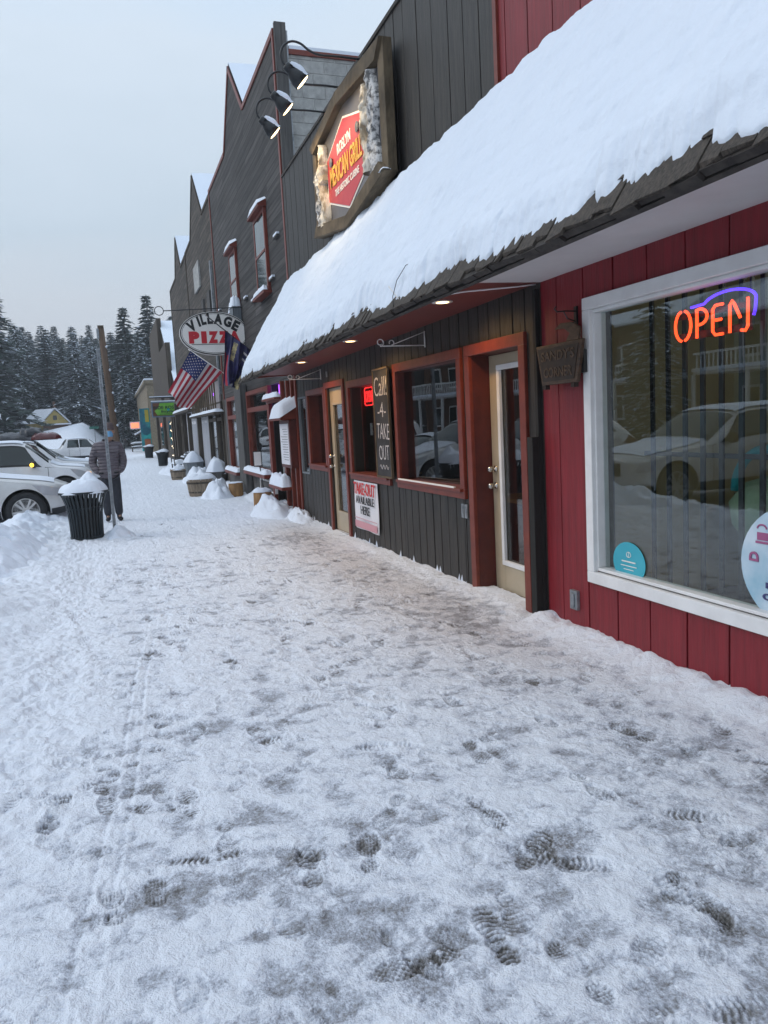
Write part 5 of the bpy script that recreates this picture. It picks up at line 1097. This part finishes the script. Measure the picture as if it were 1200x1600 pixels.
MB().lathe([(.098, 0), (.104, .012), (.102, .035), (.096, .045)], (.075, -.03, 1.70), 40).build('beanie_cuff', 'beanie', pr, smooth=True)
JV = [(0, 0, .76, .20, .165), (0, 0, .90, .215, .18), (0, 0, 1.10, .225, .185), (0, 0, 1.28, .23, .185), (0, .01, 1.41, .17, .14), (.02, 0, 1.49, .095, .09), (.03, -.01, 1.535, .085, .085),
      (-.215, .01, 1.385, .105, .11), (-.30, .06, 1.22, .095, .095), (-.335, .07, 1.10, .09, .09), (-.27, -.04, .98, .075, .075), (-.19, -.12, .92, .062, .06),
      (.215, .01, 1.385, .105, .11), (.275, .05, 1.22, .095, .095), (.29, .05, 1.10, .09, .09), (.26, -.04, .98, .075, .075), (.19, -.12, .92, .062, .06)]
JE = [(0, 1), (1, 2), (2, 3), (3, 4), (4, 5), (5, 6), (4, 7), (7, 8), (8, 9), (9, 10), (10, 11), (4, 12), (12, 13), (13, 14), (14, 15), (15, 16)]
jk = skin('jacket', 'jacket', pr, JV, JE, root=2)
MB().tube([(0, -.196, .86), (.0, -.206, 1.1), (0, -.205, 1.3), (.02, -.12, 1.50)], .006, 6).build('zip', 'boots', jk, smooth=True)
for s in (-1, 1): MB().box(s*.15-.045, s*.15+.045, -.215, -.20, .90, .935).build('pocket', 'boots', jk, bevel=.004)
TV = [(0, 0, .92, .17, .14), (-.095, 0, .78, .115, .12), (-.11, -.01, .48, .092, .098), (-.11, .02, .10, .08, .085), (.095, 0, .78, .115, .12), (.11, -.01, .48, .092, .098), (.115, .02, .10, .08, .085)]
skin('trousers', 'trousers', pr, TV, [(0, 1), (1, 2), (2, 3), (0, 4), (4, 5), (5, 6)])
for s, tx in ((-1, 0), (1, .05)):
    skin('boot', 'boots', pr, [(s*.11, .03, .28, .062, .066), (s*.11, .03, .10, .058, .062), (s*.11, .04, .055, .05, .05), (s*.115+tx*.6, -.08, .05, .052, .042), (s*.115+tx, -.15, .045, .045, .035)], [(0, 1), (1, 2), (2, 3), (3, 4)])

# ------------------------------------------------------------------ cars
def evaluated_mesh(o):
    dg = bpy.context.evaluated_depsgraph_get(); dg.update(); return bpy.data.meshes.new_from_object(o.evaluated_get(dg))
def make_car(label, cat, loc, rz, paint, Lc, Wc, Hc, top, belt, wins, wind, wheels, r, zb=.24, name='parked_car', group='cars parked along the pavement', spokes=10, dark_sill=True, rear_w=.86, snow=True, wide_top=.74):
    root = empty(name, loc, label, cat, group, local=True); root.rotation_euler[2] = R(rz)
    xs_ = np.arange(0, Lc+.001, .05); n = len(xs_)
    def sm(a, k=5): p = np.pad(a, k//2, mode='edge'); return np.convolve(p, np.ones(k)/k, 'valid')
    zt = sm(np.interp(xs_, *zip(*top)), 7); zs = np.minimum(sm(np.interp(xs_, *zip(*belt)), 7), zt-.05)
    pw = np.interp(xs_, [0, .06, .18, .45, .9, Lc-.8, Lc-.3, Lc-.06, Lc], [.66, .80, .90, .97, 1, 1, .96, .88, .78]); wH = Wc/2
    zbv = np.interp(xs_, [0, .3, Lc-.3, Lc], [zb+.05, zb, zb, zb+.08])
    def sec(i):
        w_ = wH*pw[i]; b_, s_, t_ = zbv[i], zs[i], zt[i]; g = max(s_+.02, t_-.07); k = min(1, max(0, (g-s_)/max(.05, Hc-.07-max(zs))))
        wg = w_*(.955*(1-k)+wide_top*k)
        return [(w_*.88, b_), (w_*.975, b_+.09), (w_, b_+.34*(s_-b_)), (w_*1.0, b_+.68*(s_-b_)), (w_*.965, s_), (wg, g), (wg*.90, t_-.012), (wg*.5, t_+.015), (0, t_+.022)]
    SEC = np.array([sec(i) for i in range(n)])
    def S(x, v, side, off=0):
        fi = min(n-1.001, max(0, x/.05)); i = int(fi); f = fi-i; v = min(7.999, max(0, v)); j = int(v); g = v-j
        P = lambda a, b_: SEC[a][b_]
        q = (P(i, j)*(1-g)+P(i, j+1)*g)*(1-f)+(P(i+1, j)*(1-g)+P(i+1, j+1)*g)*f
        d_ = (P(i, j+1)-P(i, j)); nn = np.array([d_[1], -d_[0]]); nn = nn/(np.linalg.norm(nn)+1e-6)
        return (-x, side*(q[0]+nn[0]*off), q[1]+nn[1]*off)
    mb = MB(); ring = 17
    for i in range(n):
        for j in range(9): mb.v.append((-xs_[i], -SEC[i][j][0], SEC[i][j][1]))
        for j in range(7, -1, -1): mb.v.append((-xs_[i], SEC[i][j][0], SEC[i][j][1]))
    for i in range(n-1):
        for j in range(ring): mb.f.append((i*ring+j, i*ring+(j+1) % ring, (i+1)*ring+(j+1) % ring, (i+1)*ring+j)); mb.m.append(0)
    mb.f.append(tuple(range(ring))); mb.m.append(0); mb.f.append(tuple((n-1)*ring+j for j in reversed(range(ring)))); mb.m.append(0)
    body = mb.build('body', [paint, 'plastic_black'], root, smooth=True)
    ct = MB()
    for xw in wheels:
        for s in (-1, 1): ct.lathe([(r+.055, 0), (r+.055, .42)], (-xw, s*(wH+.12) if s < 0 else wH-.30, r), 40, (0, 1, 0), mi=1)
    cu = ct.build('cut', [paint, 'plastic_black'], root)
    bo = body.modifiers.new('b', 'BOOLEAN'); bo.object = cu; bo.operation = 'DIFFERENCE'; bo.solver = 'EXACT'
    nm = evaluated_mesh(body); body.modifiers.clear(); old = body.data; body.data = nm; nm.set_sharp_from_angle(angle=R(38)); bpy.data.objects.remove(cu)
    def patch(mb, x0b, x0t, x1b, x1t, v0, v1, side, off=.006, nu=14, nv=5, mi=0):
        mb.grid(lambda u, v: S((x0b*(1-v)+x0t*v)*(1-u)+(x1b*(1-v)+x1t*v)*u, v0+(v1-v0)*v, side, off), nu, nv, mi)
    for (a, b_, c, e_) in wins:
        for s in (-1, 1):
            k = MB(); patch(k, a-.03, b_-.02, c+.03, e_+.02, 4.10, 4.98, s, .004); k.build('window_trim', 'plastic_black', body, smooth=True)
            k = MB(); patch(k, a, b_, c, e_, 4.17, 4.92, s, .009); k.build('side_window', 'car_glass', body, smooth=True)
    def across(mb, x0, x1, vlo, off, nu=10):
        def f(u, v):
            t_ = -1+2*v; vv = 8-abs(t_)*(8-vlo); return S(x0+(x1-x0)*u, vv, -1 if t_ < 0 else 1, off)
        mb.grid(f, nu, 24)
    k = MB(); across(k, wind[0], wind[1], 5.1, .008); k.build('windscreen', 'car_glass', body, smooth=True)
    k = MB(); across(k, wind[2], wind[3], 5.3, .008); k.build('rear_window', 'car_glass', body, smooth=True)
    if snow:
        k = MB(); across(k, wind[1]+.06, wind[2]-.06, 5.6, .035, 30); across(k, .22, wind[0]-.05, 6.0, .012, 14); k.build('roof_snow', 'snow', body, smooth=True)
    k = MB()
    for s in (-1, 1): patch(k, .0, .0, Lc, Lc, .0, 1.15 if not dark_sill else 1.45, s, .007, nu=int(Lc/.05), nv=3)
    # drop cladding over the arches
    k.f = [f for f in k.f if not any(math.hypot(sum(k.v[q][0] for q in f)/4+xw, sum(k.v[q][2] for q in f)/4-r) < r+.06 for xw in wheels)]; k.m = [0]*len(k.f)
    k.build('cladding', 'plastic_black', body, smooth=True)
    k = MB()
    for s in (-1, 1):
        for xd in (wins[0][0]-.18, wins[0][2]+.04, wins[-1][2]-.1): patch(k, xd, xd, xd+.012, xd+.012, 1.5, 4.0, s, .003, 1, 6)
        patch(k, .35, .45, wins[0][0]-.1, wins[0][0]-.1, 4.05, 4.12, s, .002, 10, 1)
    k.build('door_seam', 'black_backing', body)
    for s in (-1, 1):
        k = MB(); patch(k, .03, .10, .42, .60, 3.05, 3.95, s, .008, 8, 4); k.build('headlight', 'headlight', root, smooth=True)
        k = MB(); patch(k, Lc-.45, Lc-.3, Lc-.05, Lc-.05, 3.2, 4.0, s, .008, 6, 4); k.build('tail_light', 'car_red', root, smooth=True)
        m_ = S(wins[0][0]+.16, 4.15, s); k = MB().lathe([(.05, -.07), (.095, -.05), (.10, .03), (.07, .06)], (m_[0], m_[1]+s*.12, m_[2]+.05), 12, (1, 0, 0)).tube([(m_[0], m_[1], m_[2]), (m_[0], m_[1]+s*.08, m_[2]+.03)], .025, 6).build('mirror', 'plastic_black', root, smooth=True)
        for (a, b_, c, e_) in wins[:2]:
            p = S(c-.18, 3.6, s); MB().box(p[0]-.08, p[0]+.08, p[1]-.0*s, p[1]+s*.03, p[2]-.015, p[2]+.015).build('door_handle', paint, root, bevel=.008)
    MB().box(-.02, .004, -wH*.45, wH*.45, zb+.28, zb+.50).build('grille', 'plastic_black', root, bevel=.01)
    for xw in wheels:
        for s in (-1, 1):
            c = (-xw, s*(wH-.02), r); wh = MB().lathe([(r*.66, -.2), (r*.93, -.2), (r, -.16), (r, -.03), (r*.95, .0), (r*.70, .005), (r*.66, -.02)], c, 44, (0, s, 0)).build('wheel', 'black_rubber', root, smooth=True)
            k = MB().lathe([(r*.60, -.03), (r*.66, -.0), (r*.67, .006), (r*.64, .008), (r*.61, -.02)], c, 40, (0, s, 0)).lathe([(r*.2, -.03), (r*.19, .0), (r*.10, .004)], c, 20, (0, s, 0))
            for q in range(spokes):
                a = 2*math.pi*q/spokes+(.09 if q % 2 else -.09); ca, sa = math.cos(a), math.sin(a)
                k.add([(c[0]+ca*rr*r-sa*ww, c[1]+s*dy, c[2]+sa*rr*r+ca*ww) for rr, ww, dy in ((.15, -.016, .0), (.15, .016, .0), (.63, .020, -.004), (.63, -.020, -.004), (.15, -.016, -.03), (.15, .016, -.03), (.63, .020, -.03), (.63, -.020, -.03))], [(0, 1, 2, 3), (4, 7, 6, 5), (0, 4, 5, 1), (1, 5, 6, 2), (2, 6, 7, 3), (3, 7, 4, 0)])
            k.build('rim', 'rim_silver', wh, auto=40); MB().lathe([(.01, -.06), (r*.64, -.06), (r*.64, -.055), (.01, -.055)], c, 30, (0, s, 0)).build('brake', 'black_backing', wh)
    return root
def sg_(y): return float(streetz(np.array(y)))
cross_top = [(0, .74), (.10, .82), (.35, .90), (1.25, 1.03), (1.35, 1.08), (2.05, 1.52), (2.4, 1.60), (3.6, 1.62), (4.1, 1.55), (4.6, 1.10), (4.75, 1.0), (4.85, .85)]
cross_belt = [(0, .70), (.3, .80), (1.3, .97), (2, 1.02), (4.0, 1.12), (4.6, 1.02), (4.85, .80)]
def crossover(label, loc, rz, paint, cat='car', **k):
    return make_car(label, cat, loc, rz, paint, 4.8, 1.88, 1.62, cross_top, cross_belt, [(1.62, 2.12, 2.72, 2.72), (2.80, 2.80, 3.55, 3.55), (3.63, 3.63, 4.15, 3.95)], (1.38, 2.02, 4.15, 4.55), (.74, 3.66), .36, **k)
suv_top = [(0, .82), (.08, .98), (.25, 1.06), (1.45, 1.14), (1.55, 1.20), (2.12, 1.82), (2.35, 1.89), (4.9, 1.90), (5.1, 1.84), (5.25, 1.3), (5.35, 1.0)]
suv_belt = [(0, .80), (.3, .98), (1.5, 1.08), (5.0, 1.14), (5.35, .95)]
def bigsuv(label, loc, rz, paint, cat='car', sh=0, **k):
    tp = [(a-(sh if a > 1 else 0), b*(1 if b < 1.3 else .955)) for a, b in suv_top]
    return make_car(label, cat, loc, rz, paint, 5.3-sh, 2.0, 1.81, tp, [(a-(sh if a > 1 else 0), b) for a, b in suv_belt], [tuple(q-sh for q in w_) for w_ in [(1.82, 2.18, 2.90, 2.90), (3.0, 3.0, 3.85, 3.85), (3.95, 3.95, 4.95, 4.8)]], tuple(q-sh for q in (1.62, 2.15, 4.98, 5.2)), (1.0-sh*.45, 4.05-sh), .40, zb=.34, **k)
c1 = crossover('light silver crossover with a ten spoke wheel, nearest car in view beside the bin', (-.93, 16.5, sg_(15.6)+.0), 3, 'car_silver')
c2 = make_car('dark low car between the silver crossover and the tall white one', 'car', (-1.35, 19.3, sg_(19)), 2, 'car_dark', 4.6, 1.8, 1.30, [(0, .62), (.1, .72), (.3, .80), (1.2, .93), (1.95, 1.26), (2.3, 1.32), (3.2, 1.30), (4.0, 1.0), (4.6, .85)], [(0, .6), (.3, .72), (1.3, .86), (4, .92), (4.6, .8)], [(1.6, 2.1, 2.6, 2.6), (2.7, 2.7, 3.5, 3.3)], (1.25, 1.95, 3.25, 3.95), (.85, 3.6), .33)
c3 = bigsuv('tall white sport utility car with one lit amber mirror lamp', (-.58, 23.4, sg_(23)), 2, 'car_white', sh=.5, wide_top=.84)
MB().lathe([(.0, -.02), (.055, .0), (.04, .03), (0, .04)], (-1.52, -1.20, 1.19), 12, (.5, -1, 0)).build('mirror_lamp', 'amber_lit', c3, smooth=True)
MB().lathe([(.0, -.02), (.06, .0), (.04, .03), (0, .04)], (-.12, -.86, .86), 12, (.5, -1, 0)).build('side_lamp', 'amber_dim', c3, smooth=True)
c4 = bigsuv('white sport utility car parked behind the one with the amber mirror lamp', (-.50, 28.0, -.27), 2, 'car_white', sh=.3, wide_top=.84)
c5 = crossover('dark grey crossover with a snowy roof behind the white cars', (-.6, 34.5, -.27), 2, 'car_grey')
c0 = crossover('light silver crossover parked at the snow bank just left of the view', (-1.75, 11.2, sg_(10)), 2, 'car_silver')
crossover('dark crossover parked nearer than the silver one', (-2.0, 7.4, sg_(5)), 0, 'car_dark'); crossover('white crossover parked nearest the viewer', (-2.1, 3.6, sg_(5)), 1, 'car_white')
tp_ = [(0, .8), (.1, .98), (.3, 1.05), (1.4, 1.12), (2.1, 1.74), (2.4, 1.82), (3.6, 1.80), (3.9, 1.3), (4.0, 1.12), (5.7, 1.12), (5.8, .9)]
make_car('white pickup truck parked crosswise in the far lot', 'pickup truck', (.4, 60, -.3), 8, 'car_white', 5.8, 2.0, 1.84, tp_, suv_belt, [(1.8, 2.25, 2.75, 2.75), (2.85, 2.85, 3.6, 3.5)], (1.5, 2.1, 3.62, 3.85), (1.0, 4.6), .4, zb=.4, name='pickup_truck')
cv = bigsuv('white van like vehicle at the left of the far lot', (-3.2, 63, -.3), 4, 'car_white')
# cargo on the roof of the second white car
rc = empty('roof_cargo', (-3.4, 28, 1.6), 'black tarpaulin bundle and red bag on the second white car roof', 'cargo')
def bundle(x0, x1, y0, y1, z, h, seed):
    def fn(u, v):
        a = v*math.pi; x = x0+(x1-x0)*u; e = min(1, 6*min(u, 1-u))**.5; nz = float(fbm(np.array(x*2.), np.array(v*2.), .5, 3, .5, seed))
        return (x, (y0+y1)/2-(y1-y0)/2*math.cos(a)*(.8+.3*nz)*e, z+h*math.sin(a)**.7*(.6+.9*nz)*e-.02)
    return MB().grid(fn, 30, 14)
bundle(-4.6, -1.7, 27.2, 28.8, 1.58, .24, 3).build('tarp', 'tarp', rc, smooth=True); bundle(-2.9, -2.1, 27.4, 28.6, 1.68, .30, 8).build('hood_bag', 'tarp', rc, smooth=True); bundle(-2.5, -1.55, 27.1, 27.7, 1.60, .20, 11).build('red_bag', 'car_red', rc, smooth=True)

# ------------------------------------------------------------------ far left: house, posts, wires, picnic table
hs = empty('yellow_house', (-8.1, 96, 0), 'small yellow gabled house with a snowy roof and brown porch below the trees', 'house')
z0 = 2.45
k = MB().prism([(-8.2, z0-2), (-5.6, z0-2), (-5.6, z0+1.0), (-6.9, z0+2.3), (-8.2, z0+1.0)], 95, 101, 'y').build('wall', 'yellow_house', hs)
MB().prism([(-10.4, z0-2), (-8.21, z0-2), (-8.21, z0+1.0), (-10.4, z0+1.0)], 96, 100, 'y').build('side_wing', 'yellow_house', hs)
MB().add([(-8.4, 94.7, z0+.95), (-6.9, 94.7, z0+2.5), (-6.9, 101, z0+2.5), (-10.6, 101, z0+.95), (-10.6, 95.6, z0+.95), (-8.9, 95.6, z0+2.45)], [(0, 1, 5, 4), (1, 2, 3, 4, 5)]).add([(-5.4, 94.7, z0+.85), (-6.9, 94.7, z0+2.5), (-6.9, 101, z0+2.5), (-5.4, 101, z0+.85)], [(0, 1, 2, 3)]).build('roof', 'far_snow', hs, solid=.12)
MB().box(-8.3, -5.2, 93.2, 94.9, z0+.62, z0+.78).build('porch_roof', 'far_snow', hs); MB().box(-8.1, -5.6, 93.5, 94.95, z0-2, z0+.6).build('porch', 'brown_house', hs); MB().box(-7.1, -6.7, 94.93, 94.99, z0+1.2, z0+1.7).build('window', 'car_glass', hs); MB().box(-8.16, -7.6, 93.44, 93.49, z0-.9, z0+.3).build('window', 'car_glass', hs)
MB().box(-7.2, -6.9, 98, 98.3, z0+2.3, z0+3.4).build('chimney', 'brown_house', hs); hs.location.x += 1.0
ss = empty('street_name_sign', (-1.6, 70, 0), 'small green street name sign on a thin post in the far lot', 'sign')
MB().tube([(-1.35, 70, -.3), (-1.35, 70, 2.2)], .03, 6).build('post', 'galv', ss); MB().box(-1.75, -1.0, 69.97, 70.0, 2.2, 2.42).build('blade', 'street_green', ss)
pt = empty('picnic_table', (2.2, 74, 0), 'snow covered picnic table beyond the end of the row', 'picnic table')
MB().box(1.5, 3.0, 73.8, 74.5, .68, .74).box(1.5, 3.0, 73.3, 73.55, .4, .45).box(1.5, 3.0, 74.8, 75.05, .4, .45).build('planks', 'old_wood', pt)
for x in (1.65, 2.85): MB().tube([(x, 73.4, -.05), (x, 74.0, .68)], .04, 6).tube([(x, 74.9, -.05), (x, 74.3, .68)], .04, 6).tube([(x, 73.4, .38), (x, 74.9, .38)], .04, 6).build('trestle', 'old_wood', pt)
ledge_snow(pt, 1.5, 3.0, 73.75, 74.55, .74, .14); ledge_snow(pt, 1.5, 3.0, 73.28, 73.56, .45, .1)
for i, (za, zb_, y, lab) in enumerate(((6.5, 6.9, 62, 'upper'), (6.15, 6.55, 62.4, 'lower'))):
    k = MB().tube([(-60+66*t, y+8*(1-t), za+3*(1-t)+(zb_-za)*t-1.6*math.sin(math.pi*t)*.7) for t in np.linspace(0, 1, 24)], .022, 4); tag(k.build('power_line', 'black_metal', None), f'{lab} thin power line crossing in front of the dark trees', 'power line', 'power lines')
lp = empty('street_lamp', (1.05, 66, 0), 'thin dark post with a small lantern far down the pavement', 'lamp'); MB().tube([(.85, 66, -.1), (.85, 66, 1.9), (1.0, 66, 2.3), (1.3, 66, 2.35)], .05, 6).build('post', 'black_metal', lp); MB().lathe([(.05, 0), (.16, .08), (.14, .4), (.04, .5)], (.95, 65.9, .75), 8).build('lantern', 'black_metal', lp)

# ------------------------------------------------------------------ trees
def conifer(h, rb, seed, nmat, dens=1.0, snowy=.5, droop=.25):
    rr = random.Random(seed); k = MB(); tr = MB()
    tr.tube([(0, 0, -1), (0.02*h*rr.uniform(-1, 1)*.2, 0, h*.5), (0, 0, h*.99)], h*.017, 7, r1=h*.002)
    nw = int(30*dens); lim = MB()
    for i in range(nw):
        t = (i+.5)/nw; z = h*(.07+.92*t**.92); R_ = rb*(1-t)**.82*(.62+.6*rr.random())*(1+.18*math.sin(t*11+seed))+.12; nb = max(4, int(10*(1-t*.6)))
        for j in range(nb):
            a = 2*math.pi*(j+rr.random()*.8)/nb; Lb = R_*rr.uniform(.65, 1.12); ca, sa = math.cos(a), math.sin(a); dz = droop*rr.uniform(.6, 1.4)
            lim.tube([(0, 0, z), (ca*Lb*.9, sa*Lb*.9, z-dz*Lb*.9)], .012*h/14*2, 3, cap=False)
            if rr.random() < snowy*.8 and Lb > .5:
                q0, q1, wv2 = rr.uniform(.25, .5), rr.uniform(.75, 1.02), rr.uniform(.05, .13)
                P_ = [(ca*Lb*q, sa*Lb*q, z-dz*Lb*q*q*1.1+.07) for q in (q0, (q0+q1)/2, q1)]
                k.add([(P_[0][0], P_[0][1], P_[0][2]), (P_[1][0]-sa*wv2, P_[1][1]+ca*wv2, P_[1][2]-.03), (P_[2][0], P_[2][1], P_[2][2]), (P_[1][0]+sa*wv2, P_[1][1]-ca*wv2, P_[1][2]-.03), (P_[1][0], P_[1][1], P_[1][2]+.05)], [(0, 1, 4), (1, 2, 4), (2, 3, 4), (3, 0, 4)], 1)
            ns_ = max(3, int(Lb/.26))
            for s in range(ns_):
                q = (s+.7+rr.uniform(-.3, .3))/ns_; px, py, pz = ca*Lb*q, sa*Lb*q, z-dz*Lb*q*q*1.1; wd_ = (.20+.38*(1-abs(q-.45)))*(.5+.5*min(1, R_/1.4)); 
                for m_ in range(3):
                    an = a+rr.uniform(-1.1, 1.1); cl, sn_ = math.cos(an), math.sin(an); ln = wd_*rr.uniform(.9, 1.7); zz = pz+rr.uniform(-.10, .08); tip = (px+cl*ln, py+sn_*ln, zz-rr.uniform(.03, .30)); w2 = ln*.30
                    sdx, sdy = -sn_*w2, cl*w2; snowf = 1 if (rr.random() < snowy*(.35+.65*min(1, q*1.3)) and m_ == 0 or rr.random() < (snowy-.6)*.35) else 0
                    if snowf:
                        zz += .05; k.add([(px-cl*.05, py-sn_*.05, zz), (px+cl*ln*.5+sdx*.7, py+sn_*ln*.5+sdy*.7, zz-.02), (tip[0], tip[1], tip[2]+.07), (px+cl*ln*.5-sdx*.7, py+sn_*ln*.5-sdy*.7, zz-.05)], [(0, 1, 2, 3)], 1)
                    else:
                        k.add([(px-cl*.1, py-sn_*.1, zz), (px+cl*ln*.45+sdx, py+sn_*ln*.45+sdy, zz-.08), tip, (px+cl*ln*.45-sdx, py+sn_*ln*.45-sdy, zz-.14)], [(0, 1, 2, 3)], 0)
    return k, tr, lim
def make_tree(name, lab, grp, h, rb, seed, nmat, dens=1, snowy=.5, droop=.25):
    root = empty(name, (0, 0, 0), lab, 'tree', grp, local=True); k, tr, lim = conifer(h, rb, seed, nmat, dens, snowy, droop)
    k.build('crown', [nmat, 'snow'], root); tb_ = tr.build('trunk', 'bark', root, smooth=True); lim.build('limbs', 'bark', tb_); return root
T = [make_tree('snowy_fir', 't', 'firs beyond the street', 14, 3.0, 21, 'needles', 1.15, .85, .32), make_tree('snowy_fir', 't', 'firs beyond the street', 14, 2.5, 33, 'needles', 1.2, .50, .22), make_tree('snowy_fir', 't', 'firs beyond the street', 14, 2.9, 45, 'needles_hazed', 1.0, .65, .18), make_tree('snowy_fir', 't', 'firs beyond the street', 14, 3.4, 58, 'needles', 1.25, 1.25, .36)]
used = set()
def plant(kind, x, y, h, lab, wide=1.0, ground=None):
    o = T[kind] if kind not in used else copy_tree(T[kind]); used.add(kind)
    s = h/14; o.location = (x, y, (gz(x, y) if ground is None else ground)-.1); o.scale = (s*wide, s*wide, s); o.rotation_euler[2] = random.uniform(0, 6.28); o['label'] = lab; return o
plant(1, -10.9, 88, 19.5, 'tall dark fir at the left edge of the view', 1.1)
plant(0, -9.6, 101, 12.5, 'snow streaked fir behind the left side of the yellow house')
plant(3, -3.3, 98, 9.6, 'broad fir heavily laden with snow right of the yellow house', 1.45)
plant(3, -1.6, 101, 10, 'snow laden fir behind the steel post', 1.3)
plant(1, 2.5, 98, 15.5, 'tall dark fir left of the timber shop roof, left of its pair', 1.25); plant(1, 5.4, 100, 17.0, 'tallest dark fir rising behind the timber shop roof', 1.2)
plant(0, 1.7, 90, 8.5, 'snowy fir above the glowing orange sign', 1.3); plant(0, 3.9, 95, 12, 'snow dusted fir between the two tallest dark firs', 1.3)
plant(0, 8.0, 97, 14.5, 'dark fir just above the snowy gabled roof', 1.2); plant(3, 10.5, 96, 12, 'broad fir behind the snowy gabled roof', 1.2)
plant(0, -13.5, 96, 11, 'snowy fir left of the yellow house', 1.3); plant(2, -6.8, 108, 12, 'fir straight behind the yellow house', 1.1)
rg_ = random.Random(4); FL = 'snow dusted fir in the dense wooded slope above the street'
for row, (yy, n, h) in enumerate(((106, 14, 10.5), (115, 16, 10.5), (124, 17, 10.5), (135, 19, 11), (147, 22, 11.5), (160, 24, 12))):
    for i in range(n):
        x = -21+ (34+row*2)*(i+.5+rg_.uniform(-.4, .4))/n; x -= row*1.2
        hh_ = h*rg_.uniform(.72, 1.12); plant(rg_.choice([0, 1, 2, 2, 3] if row < 2 else [0, 1, 2, 2, 2]), x, yy+rg_.uniform(-3.5, 3.5), hh_, FL, rg_.uniform(1.05, 1.6))
# ------------------------------------------------------------------ across the street (seen in the window reflections)
def opposite(name, lab, y0, y1, wmat, h):
    b_ = empty(name, (-23, (y0+y1)/2, 0), lab, 'building'); MB().box(-32, -22.5, y0, y1, -.4, h).build('wall', wmat, b_)
    MB().prism([(-33, h), (-21.8, h), (-27, h+2.6)], y0-.4, y1+.4, 'y').build('roof', 'shingle_edge', b_); MB().prism([(-33.2, h+.02), (-21.5, h+.02), (-21.5, h+.14), (-27, h+2.9), (-33.2, h+.14)], y0-.5, y1+.5, 'y').build('roof_snow', 'roof_snow', b_)
    n = int((y1-y0)/2.2)
    for i in range(n):
        for z in (.9, 3.7):
            a = y0+1+i*2.2; f = frame('window', 'white_paint', b_, a, a+1.1, z, z+1.4, .1, -22.42, -22.49) if False else MB().box(-22.49, -22.42, a, a+1.2, z, z+1.5).build('window', 'white_paint', b_); MB().box(-22.415, -22.40, a+.12, a+1.08, z+.12, z+1.38).build('pane', 'car_glass', f)
    k = MB().box(-22.49, -20.2, y0, y1, 3.0, 3.12)
    for y in np.arange(y0, y1, .25): k.box(-20.25, -20.2, y, y+.05, 3.12, 3.9)
    k.box(-20.27, -20.18, y0, y1, 3.9, 4.0)
    for y in np.arange(y0, y1+.1, 3.2): k.box(-20.35, -20.2, y, y+.15, -.4, 3.0)
    k.build('balcony', 'white_paint', b_); MB().box(-22.4, -20.1, y0, y1, 3.121, 3.28).build('balcony_snow', 'snow', b_)
opposite('inn', 'sage green two storey building with a balcony across the street', 14, 30, 'sage', 5.6); opposite('store', 'dark brown two storey building with a balcony across the street', 33, 52, 'brown_house', 6.2); opposite('store', 'tan two storey building across the street, nearest the viewer', -6, 11, 'stone_wall', 5.8)
opposite('store', 'black boarded two storey building across the street, farthest of the four', 55, 80, 'car_grey', 6.6)
for x, y, h, lb in ((-20, 12.5, 11, 'fir between the tan and sage buildings across the street'), (-38, 26, 15, 'tall fir behind the sage building across the street'), (-19, 31.5, 9, 'fir between the sage and dark brown buildings across the street'), (-37, 45, 16, 'tall fir behind the dark brown building across the street'), (-24, 57, 12, 'fir just past the dark brown building across the street'), (-18, 72, 10, 'lone fir at the far side of the open lot')):
    plant(random.choice((0, 1)), x, y, h, lb, 1.1)
for o in bpy.data.objects:
    for kk in ('base',):
        if kk in o: del o[kk]

hz = MB().box(-270, 270, -125, 430, -2, 60).build('haze', 'snow'); hz.data.materials.clear(); m = bpy.data.materials.new('haze'); m.use_nodes = True; t = m.node_tree; t.nodes.clear()
o_ = t.nodes.new('ShaderNodeOutputMaterial'); v_ = t.nodes.new('ShaderNodeVolumePrincipled'); v_.inputs['Color'].default_value = (.80, .86, .93, 1); v_.inputs['Density'].default_value = .0014; t.links.new(v_.outputs[0], o_.inputs['Volume'])
hz.data.materials.append(m); tag(hz, kind='stuff'); del hz['base']
